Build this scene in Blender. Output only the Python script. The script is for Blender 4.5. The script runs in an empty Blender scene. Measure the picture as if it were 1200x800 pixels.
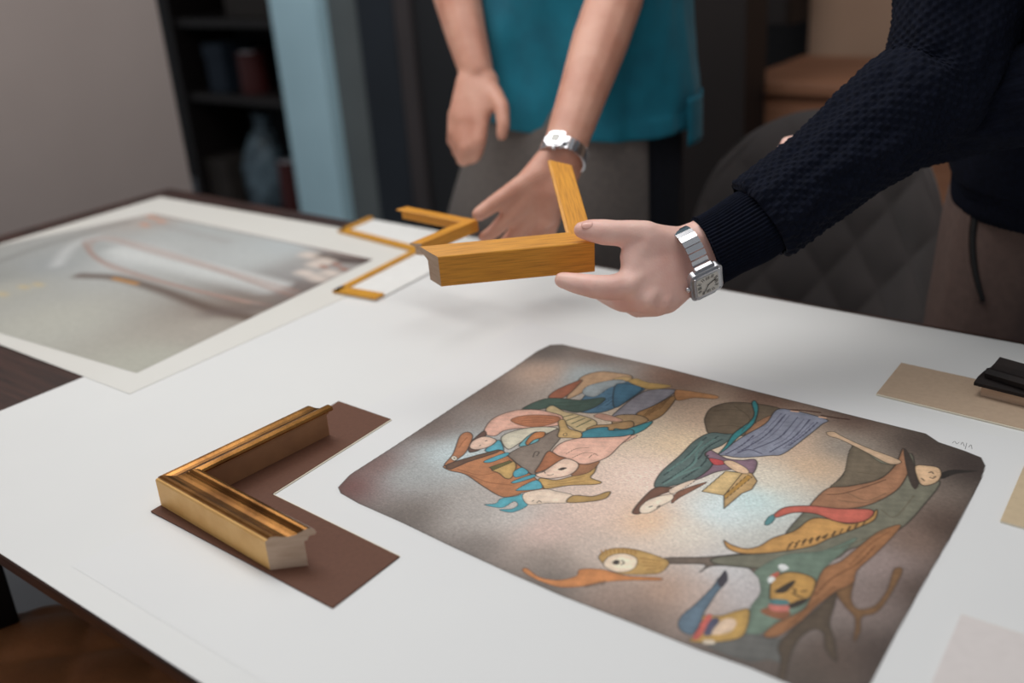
import bpy, bmesh, math, random
import numpy as np
from mathutils import Vector, Matrix, noise

# ------------------------------------------------------------------ camera, light, exposure
SC = bpy.context.scene
COL = SC.collection
F = 1200.0                                    # focal length in pixels of the 1200 x 800 frame
EYE = Vector((0, 0, 1.25))
R = Matrix(((0.80049399, 0.18473867, -0.57015874),
            (0.5955894, -0.35146804, 0.72231813),
            (-0.06695248, -0.91779183, -0.39137645)))   # world <- (right, down, forward)
cam_d = bpy.data.cameras.new('camera'); cam = bpy.data.objects.new('camera', cam_d); COL.objects.link(cam)
rx, dn, fw = R.col[0], R.col[1], R.col[2]
M4 = Matrix((rx, -dn, -fw)).transposed().to_4x4(); M4.translation = EYE
cam.matrix_world = M4
cam_d.sensor_width = 36.0; cam_d.lens = 36.0; cam_d.clip_start = 0.02
cam_d.dof.use_dof = True; cam_d.dof.focus_distance = 1.0; cam_d.dof.aperture_fstop = 2.5
SC.camera = cam
SC.view_settings.view_transform = 'Standard'; SC.view_settings.look = 'None'
SC.view_settings.gamma = 1.0; SC.view_settings.use_curve_mapping = False
SC.view_settings.exposure = -0.14

W = bpy.data.worlds.new('room_air'); SC.world = W; W.use_nodes = True
W.node_tree.nodes['Background'].inputs[0].default_value = (0.90, 0.95, 1.0, 1)
W.node_tree.nodes['Background'].inputs[1].default_value = 0.36

def area(name, loc, target, sx, sy, power, col):
    d = bpy.data.lights.new(name, 'AREA'); d.shape = 'RECTANGLE'; d.size = sx; d.size_y = sy
    d.energy = power; d.color = col
    o = bpy.data.objects.new(name, d); COL.objects.link(o); o.location = loc
    o.rotation_euler = (Vector(target) - Vector(loc)).to_track_quat('-Z', 'Y').to_euler()
    return o
area('ceiling_light_panel', (-1.9, 1.0, 2.35), (-0.75, 1.0, 0.75), 1.1, 1.5, 18, (1.0, 0.985, 0.96))
area('added_overhead_fill', (-0.85, 0.95, 2.45), (-0.85, 1.0, 0.75), 1.5, 0.8, 16, (1.0, 0.985, 0.96))  # unseen lamp added to brighten the far middle of the sheet
area('window_daylight', (-1.35, -1.7, 2.15), (-0.95, 0.9, 0.8), 2.8, 1.7, 4, (0.9, 0.95, 1.0))
sd = bpy.data.lights.new('added_door_spot', 'SPOT'); sd.energy = 75; sd.color = (0.92, 0.97, 1.0); sd.spot_size = math.radians(48); sd.spot_blend = .6; sd.shadow_soft_size = .12  # unseen spot added to brighten the pale blue door
so = bpy.data.objects.new('added_door_spot', sd); COL.objects.link(so); so.location = (-2.0, 1.75, 2.6)
so.rotation_euler = (Vector((-2.5, 2.5, 0.75))-Vector(so.location)).to_track_quat('-Z', 'Y').to_euler()

# ------------------------------------------------------------------ helpers
def P(u, v, k):                 # point seen at pixel (u, v), k metres deep
    return EYE + (R @ Vector(((u-600)/F, (v-400)/F, 1.0))) * k
def T(u, v, z=0.75):            # point of the horizontal plane z seen at a pixel
    r = R @ Vector(((u-600)/F, (v-400)/F, 1.0)); return EYE + r*((z-EYE.z)/r.z)
def AY(u, v, y):                # point of the vertical plane y seen at a pixel
    r = R @ Vector(((u-600)/F, (v-400)/F, 1.0)); return EYE + r*(y/r.y)
def lin1(c): c /= 255.0; return c/12.92 if c <= .04045 else ((c+.055)/1.055)**2.4
def lin(c): return tuple(lin1(x) for x in c)

MATS = {}
def mat(name, c, rough=.6, metal=0., c2=None, scale=40., stretch=(1,1,1), detail=4., bump=0., bscale=None,
        coord='Object', spec=.5, sheen=0., sss=0., wave=None, lo=.35, hi=.7):
    m = bpy.data.materials.new(name); m.use_nodes = True; nt = m.node_tree; N = nt.nodes; L = nt.links
    b = N['Principled BSDF']; b.inputs['Roughness'].default_value = rough; b.inputs['Metallic'].default_value = metal
    b.inputs['Specular IOR Level'].default_value = spec
    b.inputs['Base Color'].default_value = (*lin(c), 1)
    if sheen: b.inputs['Sheen Weight'].default_value = sheen; b.inputs['Sheen Roughness'].default_value = .4
    if sss:
        b.inputs['Subsurface Weight'].default_value = sss; b.inputs['Subsurface Radius'].default_value = (.01, .004, .002)
        b.inputs['Subsurface Scale'].default_value = .6
    tc = N.new('ShaderNodeTexCoord'); mp = N.new('ShaderNodeMapping'); mp.inputs['Scale'].default_value = stretch
    L.new(tc.outputs[coord], mp.inputs['Vector'])
    nz = N.new('ShaderNodeTexNoise'); nz.inputs['Scale'].default_value = scale; nz.inputs['Detail'].default_value = detail
    L.new(mp.outputs[0], nz.inputs['Vector'])
    src = nz.outputs['Fac']
    if c2:
        cr = N.new('ShaderNodeValToRGB'); cr.color_ramp.elements[0].position = lo; cr.color_ramp.elements[1].position = hi
        cr.color_ramp.elements[0].color = (*lin(c), 1); cr.color_ramp.elements[1].color = (*lin(c2), 1)
        L.new(src, cr.inputs[0]); L.new(cr.outputs[0], b.inputs['Base Color'])
    if bump:
        bp = N.new('ShaderNodeBump'); bp.inputs['Strength'].default_value = 1.0; bp.inputs['Distance'].default_value = bump
        n2 = nz
        if bscale:
            n2 = N.new('ShaderNodeTexNoise'); n2.inputs['Scale'].default_value = bscale; n2.inputs['Detail'].default_value = 3
            L.new(mp.outputs[0], n2.inputs['Vector'])
        L.new(n2.outputs['Fac'], bp.inputs['Height']); L.new(bp.outputs[0], b.inputs['Normal'])
    MATS[name] = m
    return m

def obj(name, me, mats, parent=None):
    o = bpy.data.objects.new(name, me); COL.objects.link(o)
    if not isinstance(mats, (list, tuple)): mats = [mats]
    for m in mats:
        if m and len(me.materials) < len(mats): me.materials.append(MATS[m] if isinstance(m, str) else m)
    if parent: o.parent = parent
    return o
def tag(o, label, cat, group=None):
    o['label'] = label; o['category'] = cat
    if group: o['group'] = group
    return o
def thing(name, label, cat, loc=(0, 0, 0), rz=0, group=None):
    o = bpy.data.objects.new(name, None); COL.objects.link(o); o.empty_display_size = .05
    o.location = loc; o.rotation_euler = (0, 0, rz); return tag(o, label, cat, group)
def struct(o): o['kind'] = 'structure'; return o
def pyd(name, v, f, smooth=False, mi=None):
    me = bpy.data.meshes.new(name); me.from_pydata([tuple(x) for x in v], [], f); me.update()
    if smooth: me.polygons.foreach_set('use_smooth', [True]*len(me.polygons))
    if mi is not None: me.polygons.foreach_set('material_index', mi)
    return me
def bmesh_to(name, bm, smooth=False):
    me = bpy.data.meshes.new(name); bm.to_mesh(me); bm.free()
    if smooth: me.polygons.foreach_set('use_smooth', [True]*len(me.polygons))
    return me
def fixn(me):
    bm = bmesh.new(); bm.from_mesh(me); bmesh.ops.recalc_face_normals(bm, faces=bm.faces); bm.to_mesh(me); bm.free(); return me
def box(name, lo, hi, m, parent=None, bevel=0.0, seg=2):
    bm = bmesh.new(); bmesh.ops.create_cube(bm, size=1)
    for v in bm.verts: v.co = Vector([lo[i]+(v.co[i]+.5)*(hi[i]-lo[i]) for i in range(3)])
    if bevel: bmesh.ops.bevel(bm, geom=bm.edges[:], offset=bevel, segments=seg, affect='EDGES', profile=.5)
    return obj(name, bmesh_to(name, bm), m, parent)
def prism(name, pts, z0, z1, m, parent=None, bevel=0.0):
    n = len(pts); v = [(p[0], p[1], z0) for p in pts]+[(p[0], p[1], z1) for p in pts]
    f = [list(range(n))[::-1], list(range(n, 2*n))]+[[i, (i+1) % n, n+(i+1) % n, n+i] for i in range(n)]
    me = fixn(pyd(name, v, f))
    if bevel:
        bm = bmesh.new(); bm.from_mesh(me); bmesh.ops.bevel(bm, geom=bm.edges[:], offset=bevel, segments=2, affect='EDGES'); bm.to_mesh(me); bm.free()
    return obj(name, me, m, parent)
def catmull(pts, n):
    pts = [np.array(p, float) for p in pts]; out = []
    q = [2*pts[0]-pts[1]]+pts+[2*pts[-1]-pts[-2]]
    for i in range(1, len(q)-2):
        for j in range(n):
            t = j/n; a, b, c, d = q[i-1:i+3]
            out.append(.5*((2*b)+(-a+c)*t+(2*a-5*b+4*c-d)*t*t+(-a+3*b-3*c+d)*t**3))
    out.append(pts[-1]); return out
def loft(name, rings, nseg, nsub, m, parent=None, disp=None, up=None, caps=True, thick=0.0, expo=2.0):
    """tube through rings (x, y, z, r1, r2); frames carried along the path; disp(s, a) in metres"""
    pts = catmull(rings, nsub); C = [Vector(p[:3]) for p in pts]
    X = Vector(up) if up else Vector((1, 0, 0)); s = 0; V = []
    for i, c in enumerate(C):
        t = (C[min(i+1, len(C)-1)]-C[max(i-1, 0)]).normalized()
        X = (X-t*X.dot(t)).normalized(); Y = t.cross(X)
        if i: s += (c-C[i-1]).length
        for j in range(nseg):
            a = 2*math.pi*j/nseg; ca, sa = math.cos(a), math.sin(a)
            e = 2.0/expo
            x = math.copysign(abs(ca)**e, ca)*pts[i][3]; y = math.copysign(abs(sa)**e, sa)*pts[i][4]
            d = disp(s, a) if disp else 0
            p = X*x+Y*y; V.append(c+p+p.normalized()*d)
    Fc = []
    for i in range(len(C)-1):
        for j in range(nseg):
            k = (j+1) % nseg; Fc.append((i*nseg+j, i*nseg+k, (i+1)*nseg+k, (i+1)*nseg+j))
    if caps:
        Fc.append(tuple(range(nseg))[::-1]); Fc.append(tuple(range((len(C)-1)*nseg, len(C)*nseg)))
    me = pyd(name, V, Fc, True)
    if caps: fixn(me)
    o = obj(name, me, m, parent) if m else me
    if m and thick:
        md = o.modifiers.new('cloth', 'SOLIDIFY'); md.thickness = thick; md.offset = -1
    return o
def tube(name, pts, r, m, parent=None, n=10, sub=6, close=True):
    return loft(name, [(*p, r, r) for p in pts], n, sub, m, parent)
_sph = []
for i in range(46):
    z = 1-2*(i+.5)/46; a = i*2.399963; q = math.sqrt(1-z*z); _sph.append(Vector((q*math.cos(a), q*math.sin(a), z)))
def hull(bm, balls):
    t = bmesh.new()
    for p, r in balls:
        for s in _sph: t.verts.new(Vector(p)+s*r)
    g = bmesh.ops.convex_hull(t, input=t.verts[:])
    bad = [v for v in g['geom_interior'] if isinstance(v, bmesh.types.BMVert)]
    bmesh.ops.delete(t, geom=[v for v in t.verts if not v.link_faces], context='VERTS')
    me = bpy.data.meshes.new('_'); t.to_mesh(me); t.free(); bm.from_mesh(me); bpy.data.meshes.remove(me)
def chain(bm, pts):
    for a, b in zip(pts, pts[1:]): hull(bm, [a, b])
def organic(name, bm, voxel, smooth, m, parent=None):
    """fuse overlapping hulls into one continuous surface"""
    me = bmesh_to(name+'_raw', bm); t = bpy.data.objects.new('_t', me); COL.objects.link(t)
    r = t.modifiers.new('r', 'REMESH'); r.mode = 'VOXEL'; r.voxel_size = voxel
    s = t.modifiers.new('s', 'SMOOTH'); s.factor = .5; s.iterations = smooth
    dg = bpy.context.evaluated_depsgraph_get(); out = bpy.data.meshes.new_from_object(t.evaluated_get(dg))
    bpy.data.objects.remove(t); bpy.data.meshes.remove(me); out.name = name
    out.polygons.foreach_set('use_smooth', [True]*len(out.polygons)); out.materials.clear()
    return obj(name, out, m, parent)

# ------------------------------------------------------------------ materials
mat('walnut', (66, 40, 33), .45, c2=(36, 21, 17), scale=9, stretch=(1.2, 14, 14), detail=8, bump=.0004, lo=.35, hi=.7)
mat('black_metal', (14, 14, 16), .45, .3)
mat('sheet_white', (232, 232, 230), .55, c2=(228, 228, 227), scale=3)
mat('paper_white', (232, 232, 231), .55, c2=(228, 228, 228), scale=3)
mat('old_paper', (226, 224, 218), .6, c2=(222, 219, 212), scale=4)
mat('brown_mat', (104, 66, 48), .75, c2=(97, 61, 44), scale=250, bump=.00004)
mat('mat_core', (226, 216, 196), .7)
mat('cream_mat', (236, 235, 232), .7, c2=(231, 230, 227), scale=60)
mat('yellow_edge', (214, 152, 40), .5, c2=(204, 142, 34), scale=40)
mat('beige_mat', (190, 166, 142), .75, c2=(183, 159, 136), scale=200)
mat('pink_mat', (224, 216, 213), .75, c2=(220, 212, 209), scale=120)
mat('tan_mat', (205, 184, 152), .75, c2=(198, 177, 146), scale=160)
mat('gold_leaf', (176, 124, 66), .26, .92, c2=(118, 78, 38), scale=26, stretch=(1, 1, 1), detail=6, bump=.00012, bscale=90)
mat('gold_side_lit', (240, 192, 120), .45, .15, c2=(228, 176, 102), scale=45, bump=.00012)  # lighter gold: reflected light on the outer side put into the colour
mat('raw_wood', (206, 178, 154), .75, c2=(184, 152, 126), scale=30, stretch=(1, 1, 5), detail=6)
mat('brown_stain', (165, 118, 80), .6, c2=(148, 104, 70), scale=40)
mat('oak_across', (226, 156, 50), .42, c2=(168, 104, 28), scale=26, stretch=(34, 1, 34), detail=9, bump=.0001, lo=.42, hi=.78)
mat('oak_yellow', (226, 156, 50), .42, c2=(168, 104, 28), scale=26, stretch=(1, 34, 34), detail=9, bump=.0001, lo=.42, hi=.78)
mat('black_lacquer', (26, 22, 22), .65, spec=.2, c2=(40, 32, 30), scale=30)
mat('wall_paint', (176, 163, 158), .85, c2=(170, 157, 152), scale=3)
mat('wall_beige', (190, 156, 132), .9, c2=(180, 147, 124), scale=2)
mat('dark_wall', (22, 22, 26), .85, c2=(17, 17, 20), scale=3)
mat('pale_blue_paint', (172, 202, 212), .6, c2=(165, 195, 205), scale=4)
mat('grey_paint', (92, 96, 96), .7, c2=(84, 88, 88), scale=4)
mat('navy_paint', (20, 27, 36), .6, c2=(16, 22, 30), scale=4)
mat('taupe_paint', (52, 44, 44), .7, c2=(47, 40, 40), scale=4)
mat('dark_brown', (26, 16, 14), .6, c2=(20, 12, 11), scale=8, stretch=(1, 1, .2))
mat('sideboard_wood', (150, 104, 78), .55, c2=(126, 84, 60), scale=8, stretch=(.3, 3, 3), detail=6)
mat('floor_grey', (126, 129, 134), .7, c2=(112, 115, 120), scale=5, detail=8)
mat('grey_velvet', (74, 68, 67), .9, c2=(66, 61, 60), scale=14, sheen=.2)
mat('brown_leather', (185, 126, 82), .5, c2=(160, 108, 70), scale=18, bump=.0004, bscale=160)
mat('teal_cotton', (0, 112, 134), .85, c2=(0, 100, 122), scale=25, bump=.0006, bscale=500, sheen=.1)
mat('apron_grey', (106, 99, 95), .9, c2=(97, 91, 88), scale=120, bump=.0004)
mat('denim', (20, 24, 36), .9, c2=(14, 17, 27), scale=150, bump=.0004)
mat('navy_knit', (16, 20, 34), .95, c2=(10, 13, 24), scale=160, bump=.0005, bscale=700, spec=.15)
mat('taupe_twill', (104, 84, 77), .9, c2=(95, 77, 71), scale=90, bump=.0003, bscale=600)
mat('skin_warm', (214, 160, 138), .5, c2=(198, 138, 116), scale=22, detail=5, bump=.00025, bscale=420, sss=.12)
mat('skin_fair', (243, 201, 187), .47, c2=(232, 178, 164), scale=26, detail=5, bump=.00022, bscale=450, sss=.12)
mat('nail', (236, 184, 170), .32, c2=(232, 178, 164), scale=50)
mat('hair_dark', (38, 26, 20), .6, c2=(24, 16, 12), scale=60, stretch=(1, 1, .2))
mat('steel', (205, 205, 208), .22, 1.0)
mat('steel_brushed', (196, 196, 200), .34, 1.0, c2=(180, 180, 184), scale=80)
mat('dial_white', (214, 212, 206), .5)
mat('ink_black', (20, 20, 22), .5)
mat('graphite', (120, 118, 118), .7)
mat('leather_black', (22, 20, 20), .6)
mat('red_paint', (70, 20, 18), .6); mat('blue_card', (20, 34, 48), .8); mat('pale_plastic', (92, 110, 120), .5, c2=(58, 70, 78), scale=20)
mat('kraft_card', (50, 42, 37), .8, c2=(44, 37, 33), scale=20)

# ------------------------------------------------------------------ setting
struct(box('floor', (-6, -3, -.05), (4, 5, 0), 'floor_grey'))
wl_end = AY(226, 224, 1.53)
struct(box('wall_left', (wl_end.x-.14, -2.6, 0), (wl_end.x, 1.53, 2.7), 'wall_paint'))
YB = 2.5
struct(box('wall_back', (-6, 3.3, 0), (-.4, 3.4, 2.7), 'dark_wall'))
def upright(name, u0, u1, y, d, m, v=120):
    a, b = AY(u0, v, y), AY(u1, v, y); return box(name, (a.x, y, 0), (b.x, y+d, 2.7), m)
struct(upright('door_1', 333, 385, YB, .06, 'pale_blue_paint'))
struct(upright('wall_return', 386, 430, YB+.05, .12, 'grey_paint'))
struct(upright('trim_1', 473, 491, YB-.02, .08, 'taupe_paint'))
struct(upright('wall_navy', 430.5, 472, YB, .1, 'navy_paint'))
struct(upright('wall_dark', 491.5, 640, YB, .1, 'dark_wall'))
struct(upright('trim_2', 800, 872, 2.3, .12, 'dark_brown'))
struct(box('wall_right', (-1.2, 3.05, 0), (3.5, 3.15, 2.7), 'wall_beige'))

# the bookcase in the dark niche beyond the wall, with its odds and ends
by = 2.75
bl, br = AY(212, 120, by).x, AY(345, 120, by).x
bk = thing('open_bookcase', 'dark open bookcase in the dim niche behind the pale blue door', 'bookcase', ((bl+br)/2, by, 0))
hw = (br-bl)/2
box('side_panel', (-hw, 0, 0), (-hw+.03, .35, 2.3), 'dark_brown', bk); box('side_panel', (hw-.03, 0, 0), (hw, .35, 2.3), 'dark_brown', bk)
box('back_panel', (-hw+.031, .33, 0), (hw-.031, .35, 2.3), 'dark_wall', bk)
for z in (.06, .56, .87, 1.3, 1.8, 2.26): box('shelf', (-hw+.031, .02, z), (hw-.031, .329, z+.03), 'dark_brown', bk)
def carton(name, u, v, zs, w, h, m, label, cat, dy=.05):
    p = AY(u, v, by+dy); o = box(name, (-w/2, 0, 0), (w/2, .18, h), m, bevel=.006)
    lid = box('lid', (-w/2-.004, -.004, h*.72), (w/2+.004, .184, h+.004), m, o, bevel=.004)
    o.location = (p.x, by+dy, zs); return tag(o, label, cat)
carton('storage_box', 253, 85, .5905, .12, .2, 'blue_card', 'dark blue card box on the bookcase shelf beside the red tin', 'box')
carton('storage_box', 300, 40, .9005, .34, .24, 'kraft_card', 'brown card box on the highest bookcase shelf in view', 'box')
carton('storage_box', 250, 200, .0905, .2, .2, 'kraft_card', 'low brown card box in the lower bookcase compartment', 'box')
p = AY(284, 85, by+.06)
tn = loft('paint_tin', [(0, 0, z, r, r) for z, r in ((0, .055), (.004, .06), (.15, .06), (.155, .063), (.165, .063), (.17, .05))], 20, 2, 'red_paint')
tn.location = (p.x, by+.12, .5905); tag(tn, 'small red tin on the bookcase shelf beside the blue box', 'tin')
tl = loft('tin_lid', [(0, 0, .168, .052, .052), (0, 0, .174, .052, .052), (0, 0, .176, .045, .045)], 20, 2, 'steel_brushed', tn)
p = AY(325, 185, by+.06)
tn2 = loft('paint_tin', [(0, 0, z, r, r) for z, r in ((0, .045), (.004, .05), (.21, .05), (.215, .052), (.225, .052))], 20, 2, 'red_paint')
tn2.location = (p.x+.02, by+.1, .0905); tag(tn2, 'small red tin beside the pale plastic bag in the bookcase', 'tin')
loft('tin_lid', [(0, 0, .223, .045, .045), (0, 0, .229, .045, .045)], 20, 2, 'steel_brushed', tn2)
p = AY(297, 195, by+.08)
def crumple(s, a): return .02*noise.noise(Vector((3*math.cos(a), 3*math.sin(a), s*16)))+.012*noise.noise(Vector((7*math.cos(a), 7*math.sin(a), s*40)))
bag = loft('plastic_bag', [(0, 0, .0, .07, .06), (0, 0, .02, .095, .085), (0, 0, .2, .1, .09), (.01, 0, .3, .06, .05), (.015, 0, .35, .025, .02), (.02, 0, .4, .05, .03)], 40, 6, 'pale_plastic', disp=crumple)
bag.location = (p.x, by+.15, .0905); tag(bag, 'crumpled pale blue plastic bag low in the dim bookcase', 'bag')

# sideboard against the beige wall
a = AY(868, 120, 2.45); b = AY(1180, 120, 2.45)
sb = thing('sideboard', 'brown wooden sideboard before the beige wall behind grey chair', 'sideboard', ((a.x+b.x)/2, 2.45, 0)); hw = (b.x-a.x)/2
zt = AY(930, 97, 2.45).z
box('body', (-hw, 0, .12), (hw, .42, zt-.03), 'sideboard_wood', sb, bevel=.004)
box('top', (-hw-.012, -.015, zt-.029), (hw+.012, .43, zt), 'sideboard_wood', sb, bevel=.004)
for i in range(2):
    d = box('door', (-hw+.02+i*(hw-.01), -.018, .16), (-hw+hw-.01+i*(hw-.01), -.001, zt-.06), 'sideboard_wood', sb, bevel=.003)
    box('handle', (-.07+i*.12, -.034, zt-.3), (-.055+i*.12, -.0185, zt-.18), 'black_metal', d, bevel=.003)
for sx in (-1, 1):
    for yy in (.03, .37): box('leg', (sx*(hw-.06)-.02, yy, 0), (sx*(hw-.06)+.02, yy+.04, .119), 'dark_brown', sb)
a = AY(873, 10, 2.95); b = AY(934, 10, 2.95)
wb = thing('wall_cabinet', 'small dark brown cabinet hung high on the beige wall', 'cabinet', ((a.x+b.x)/2, 2.9, AY(900, 30, 2.9).z)); hw = (b.x-a.x)/2
box('body', (-hw, 0, 0), (hw, .148, .6), 'dark_brown', wb, bevel=.003)
d = box('door', (-hw+.004, -.018, .004), (hw-.004, -.001, .596), 'dark_brown', wb, bevel=.003); box('handle', (hw-.03, -.03, .3), (hw-.015, -.0185, .42), 'black_metal', d, bevel=.003)

# ------------------------------------------------------------------ table
TR = -.026
tb = thing('dining_table', 'dark walnut table with black metal legs under the white sheet', 'table', (-.62, .765, 0), TR)
box('tabletop', (-1.265, -.4515, .7355), (1.2, .448, .7494), 'walnut', tb, bevel=.003)
for sx in (-1.05, 1.0):
    for sy in (-.40, .36): box('leg', (sx, sy, .001), (sx+.06, sy+.06, .735), 'black_metal', tb, bevel=.004)
for sy in (-.22, .2): box('apron_rail', (-.988, sy, .69), (.998, sy+.03, .7345), 'black_metal', tb)
leg_p = T(4, 700, .55)
# the front leg the photo shows lies under the near edge
box('leg', (leg_p.x+.62-.078, -.40, .001), (leg_p.x+.62-.028, -.35, .7345), 'black_metal', tb, bevel=.004)

sheet = thing('white_sheet', 'large white card sheet covering most of the dark table', 'sheet', (-.62, .765, .7495), TR)
box('card', (-.512, -.4495, 0), (1.19, .437, .0006), 'sheet_white', sheet)
ZS = .7502

# ------------------------------------------------------------------ artwork painting machinery
def smooth_poly(pts, n=5):
    q = [np.array(p, float) for p in pts]; m = len(q); out = []
    for i in range(m):
        a, b, c, d = q[i-1], q[i], q[(i+1) % m], q[(i+2) % m]
        for j in range(n):
            t = j/n; out.append(.5*((2*b)+(-a+c)*t+(2*a-5*b+4*c-d)*t*t+(-a+3*b-3*c+d)*t**3))
    return np.array(out)
def pip(x, y, poly):
    ins = np.zeros(x.shape, bool); n = len(poly)
    for i in range(n):
        x0, y0 = poly[i-1]; x1, y1 = poly[i]
        if y0 == y1: continue
        c = ((y0 > y) != (y1 > y)) & (x < (x1-x0)*(y-y0)/(y1-y0)+x0); ins ^= c
    return ins
def segdist(x, y, poly, closed=True):
    d = np.full(x.shape, 1e9)
    for i in range(0 if closed else 1, len(poly)):
        x0, y0 = poly[i-1]; x1, y1 = poly[i]; dx, dy = x1-x0, y1-y0; l = dx*dx+dy*dy+1e-12
        t = np.clip(((x-x0)*dx+(y-y0)*dy)/l, 0, 1); d = np.minimum(d, (x-x0-t*dx)**2+(y-y0-t*dy)**2)
    return np.sqrt(d)
LINV = np.vectorize(lin1)
class Art:
    """ink colours laid over a grid of points of a sheet; tracing points come as photo pixels put onto the sheet's plane"""
    def __init__(s, quad, nx, ny, z, white):
        s.nx, s.ny, s.z, s.white = nx, ny, z, white
        c = [np.array(T(*q, z)[:2]) for q in quad]
        a, b = np.meshgrid(np.linspace(0, 1, nx), np.linspace(0, 1, ny)); s.a, s.b = a, b
        g = (1-a)[..., None]*(1-b)[..., None]*c[0]+a[..., None]*(1-b)[..., None]*c[1]+a[..., None]*b[..., None]*c[2]+(1-a)[..., None]*b[..., None]*c[3]
        s.x, s.y = g[..., 0], g[..., 1]; s.rgb = np.ones((ny, nx, 3))*.8; s.mask = np.ones((ny, nx), bool)
    def col(s, c, u): return LINV(np.array(c, float))/s.white(u)
    def w(s, pts, o=(0, 0), k=1.0): return [np.array(T(o[0]+p[0]/k, o[1]+p[1]/k, s.z)[:2]) for p in pts]
    def ground(s, blobs, sig=.022, pw=1.6):
        acc = np.zeros(s.rgb.shape); ws = np.zeros(s.x.shape)
        for u, v, c in blobs:
            p = T(u, v, s.z); w = 1/((s.x-p.x)**2+(s.y-p.y)**2+sig**2)**pw
            acc += w[..., None]*s.col(c, u); ws += w
        s.rgb = acc/ws[..., None]
    def fill(s, pts, c, o=(0, 0), k=1.0, edge=.0009, ink=.85, n=5, soft=0, op=1.0):
        pl = smooth_poly(s.w(pts, o, k), n); m = .004+3*soft
        x0, y0 = pl.min(0)-m; x1, y1 = pl.max(0)+m
        rows, cols = np.where((s.x > x0) & (s.x < x1) & (s.y > y0) & (s.y < y1))
        if not len(rows): return
        r0, r1, c0, c1 = rows.min(), rows.max()+1, cols.min(), cols.max()+1
        x, y = s.x[r0:r1, c0:c1], s.y[r0:r1, c0:c1]; sub = s.rgb[r0:r1, c0:c1]
        ins = pip(x, y, pl); d = segdist(x, y, pl); u = o[0]+pts[0][0]/k; cc = s.col(c, u)
        sd = np.where(ins, d, -d); al = np.clip(sd/(soft if soft else .0006)+.5, 0, 1)*op
        g_ = cc.mean(); base = np.ones(sub.shape)*(cc*.86+.14*(g_*.6+.4*sub.mean((0, 1))))
        if not soft: base *= (.80+.20*np.clip(d/.006, 0, 1))[..., None]*(1+.10*np.sin(x*160+y*90)*np.sin(y*130)+.08*np.sin(x*420-y*260)*np.sin(x*150+y*380))[..., None]
        sub[:] = sub*(1-al[..., None])+base*al[..., None]
        if edge and not soft:
            e = np.clip(1.25-d/edge, 0, 1)*ink; sub[:] = sub*(1-e[..., None])+np.array([.022, .017, .014])*e[..., None]
    def line(s, pts, wid, c=(40, 32, 28), o=(0, 0), k=1.0, op=.85, soft=.0004, smooth=True):
        q = s.w(pts, o, k); pl = np.array(catmull(q, 6)) if smooth and len(q) > 2 else np.array(q); m = wid+.003+2*soft
        x0, y0 = pl.min(0)-m; x1, y1 = pl.max(0)+m
        rows, cols = np.where((s.x > x0) & (s.x < x1) & (s.y > y0) & (s.y < y1))
        if not len(rows): return
        r0, r1, c0, c1 = rows.min(), rows.max()+1, cols.min(), cols.max()+1
        x, y = s.x[r0:r1, c0:c1], s.y[r0:r1, c0:c1]; d = segdist(x, y, pl, False)
        al = np.clip((wid-d)/soft+.5, 0, 1)[..., None]*op; sub = s.rgb[r0:r1, c0:c1]
        sub[:] = sub*(1-al)+s.col(c, o[0]+pts[0][0]/k)*al
    def grain(s, amt, seed=1):
        g = np.random.default_rng(seed); n = g.normal(size=s.x.shape); n2 = g.normal(size=s.x.shape)
        n2 = (n2+np.roll(n2, 1, 0)+np.roll(n2, 1, 1)+np.roll(n2, (1, 1), (0, 1)))/2
        s.rgb = np.clip(s.rgb*(1+amt*(.5*n+.7*n2))[..., None], .004, .95)
    def mesh(s, name, parent, m, lift):
        nx, ny = s.nx, s.ny; idx = np.arange(nx*ny).reshape(ny, nx)
        q = np.stack([idx[:-1, :-1], idx[:-1, 1:], idx[1:, 1:], idx[1:, :-1]], -1).reshape(-1, 4)
        mk = s.mask.reshape(-1); q = q[mk[q].sum(1) >= 3]
        used = np.unique(q); remap = np.full(nx*ny, -1); remap[used] = np.arange(len(used)); q = remap[q]
        co = np.stack([s.x.ravel(), s.y.ravel(), np.full(nx*ny, s.z+lift)], -1)[used]
        me = bpy.data.meshes.new(name); me.vertices.add(len(co)); me.vertices.foreach_set('co', co.ravel().astype(np.float32))
        me.loops.add(q.size); me.loops.foreach_set('vertex_index', q.ravel().astype(np.int32))
        me.polygons.add(len(q)); me.polygons.foreach_set('loop_start', np.arange(0, q.size, 4, dtype=np.int32))
        me.update(calc_edges=True)
        if me.polygons[0].normal.z < 0: me.flip_normals()
        at = me.color_attributes.new('ink', 'FLOAT_COLOR', 'POINT')
        rgba = np.concatenate([s.rgb.reshape(-1, 3)[used], np.ones((len(used), 1))], 1).astype(np.float32); at.data.foreach_set('color', rgba.ravel())
        return obj(name, me, m, parent)
def ink_mat(name):
    m = bpy.data.materials.new(name); m.use_nodes = True; nt = m.node_tree; b = nt.nodes['Principled BSDF']
    at = nt.nodes.new('ShaderNodeVertexColor'); at.layer_name = 'ink'; nt.links.new(at.outputs['Color'], b.inputs['Base Color'])
    b.inputs['Roughness'].default_value = .55; b.inputs['Specular IOR Level'].default_value = .5; MATS[name] = m
ink_mat('printed_ink')

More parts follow.
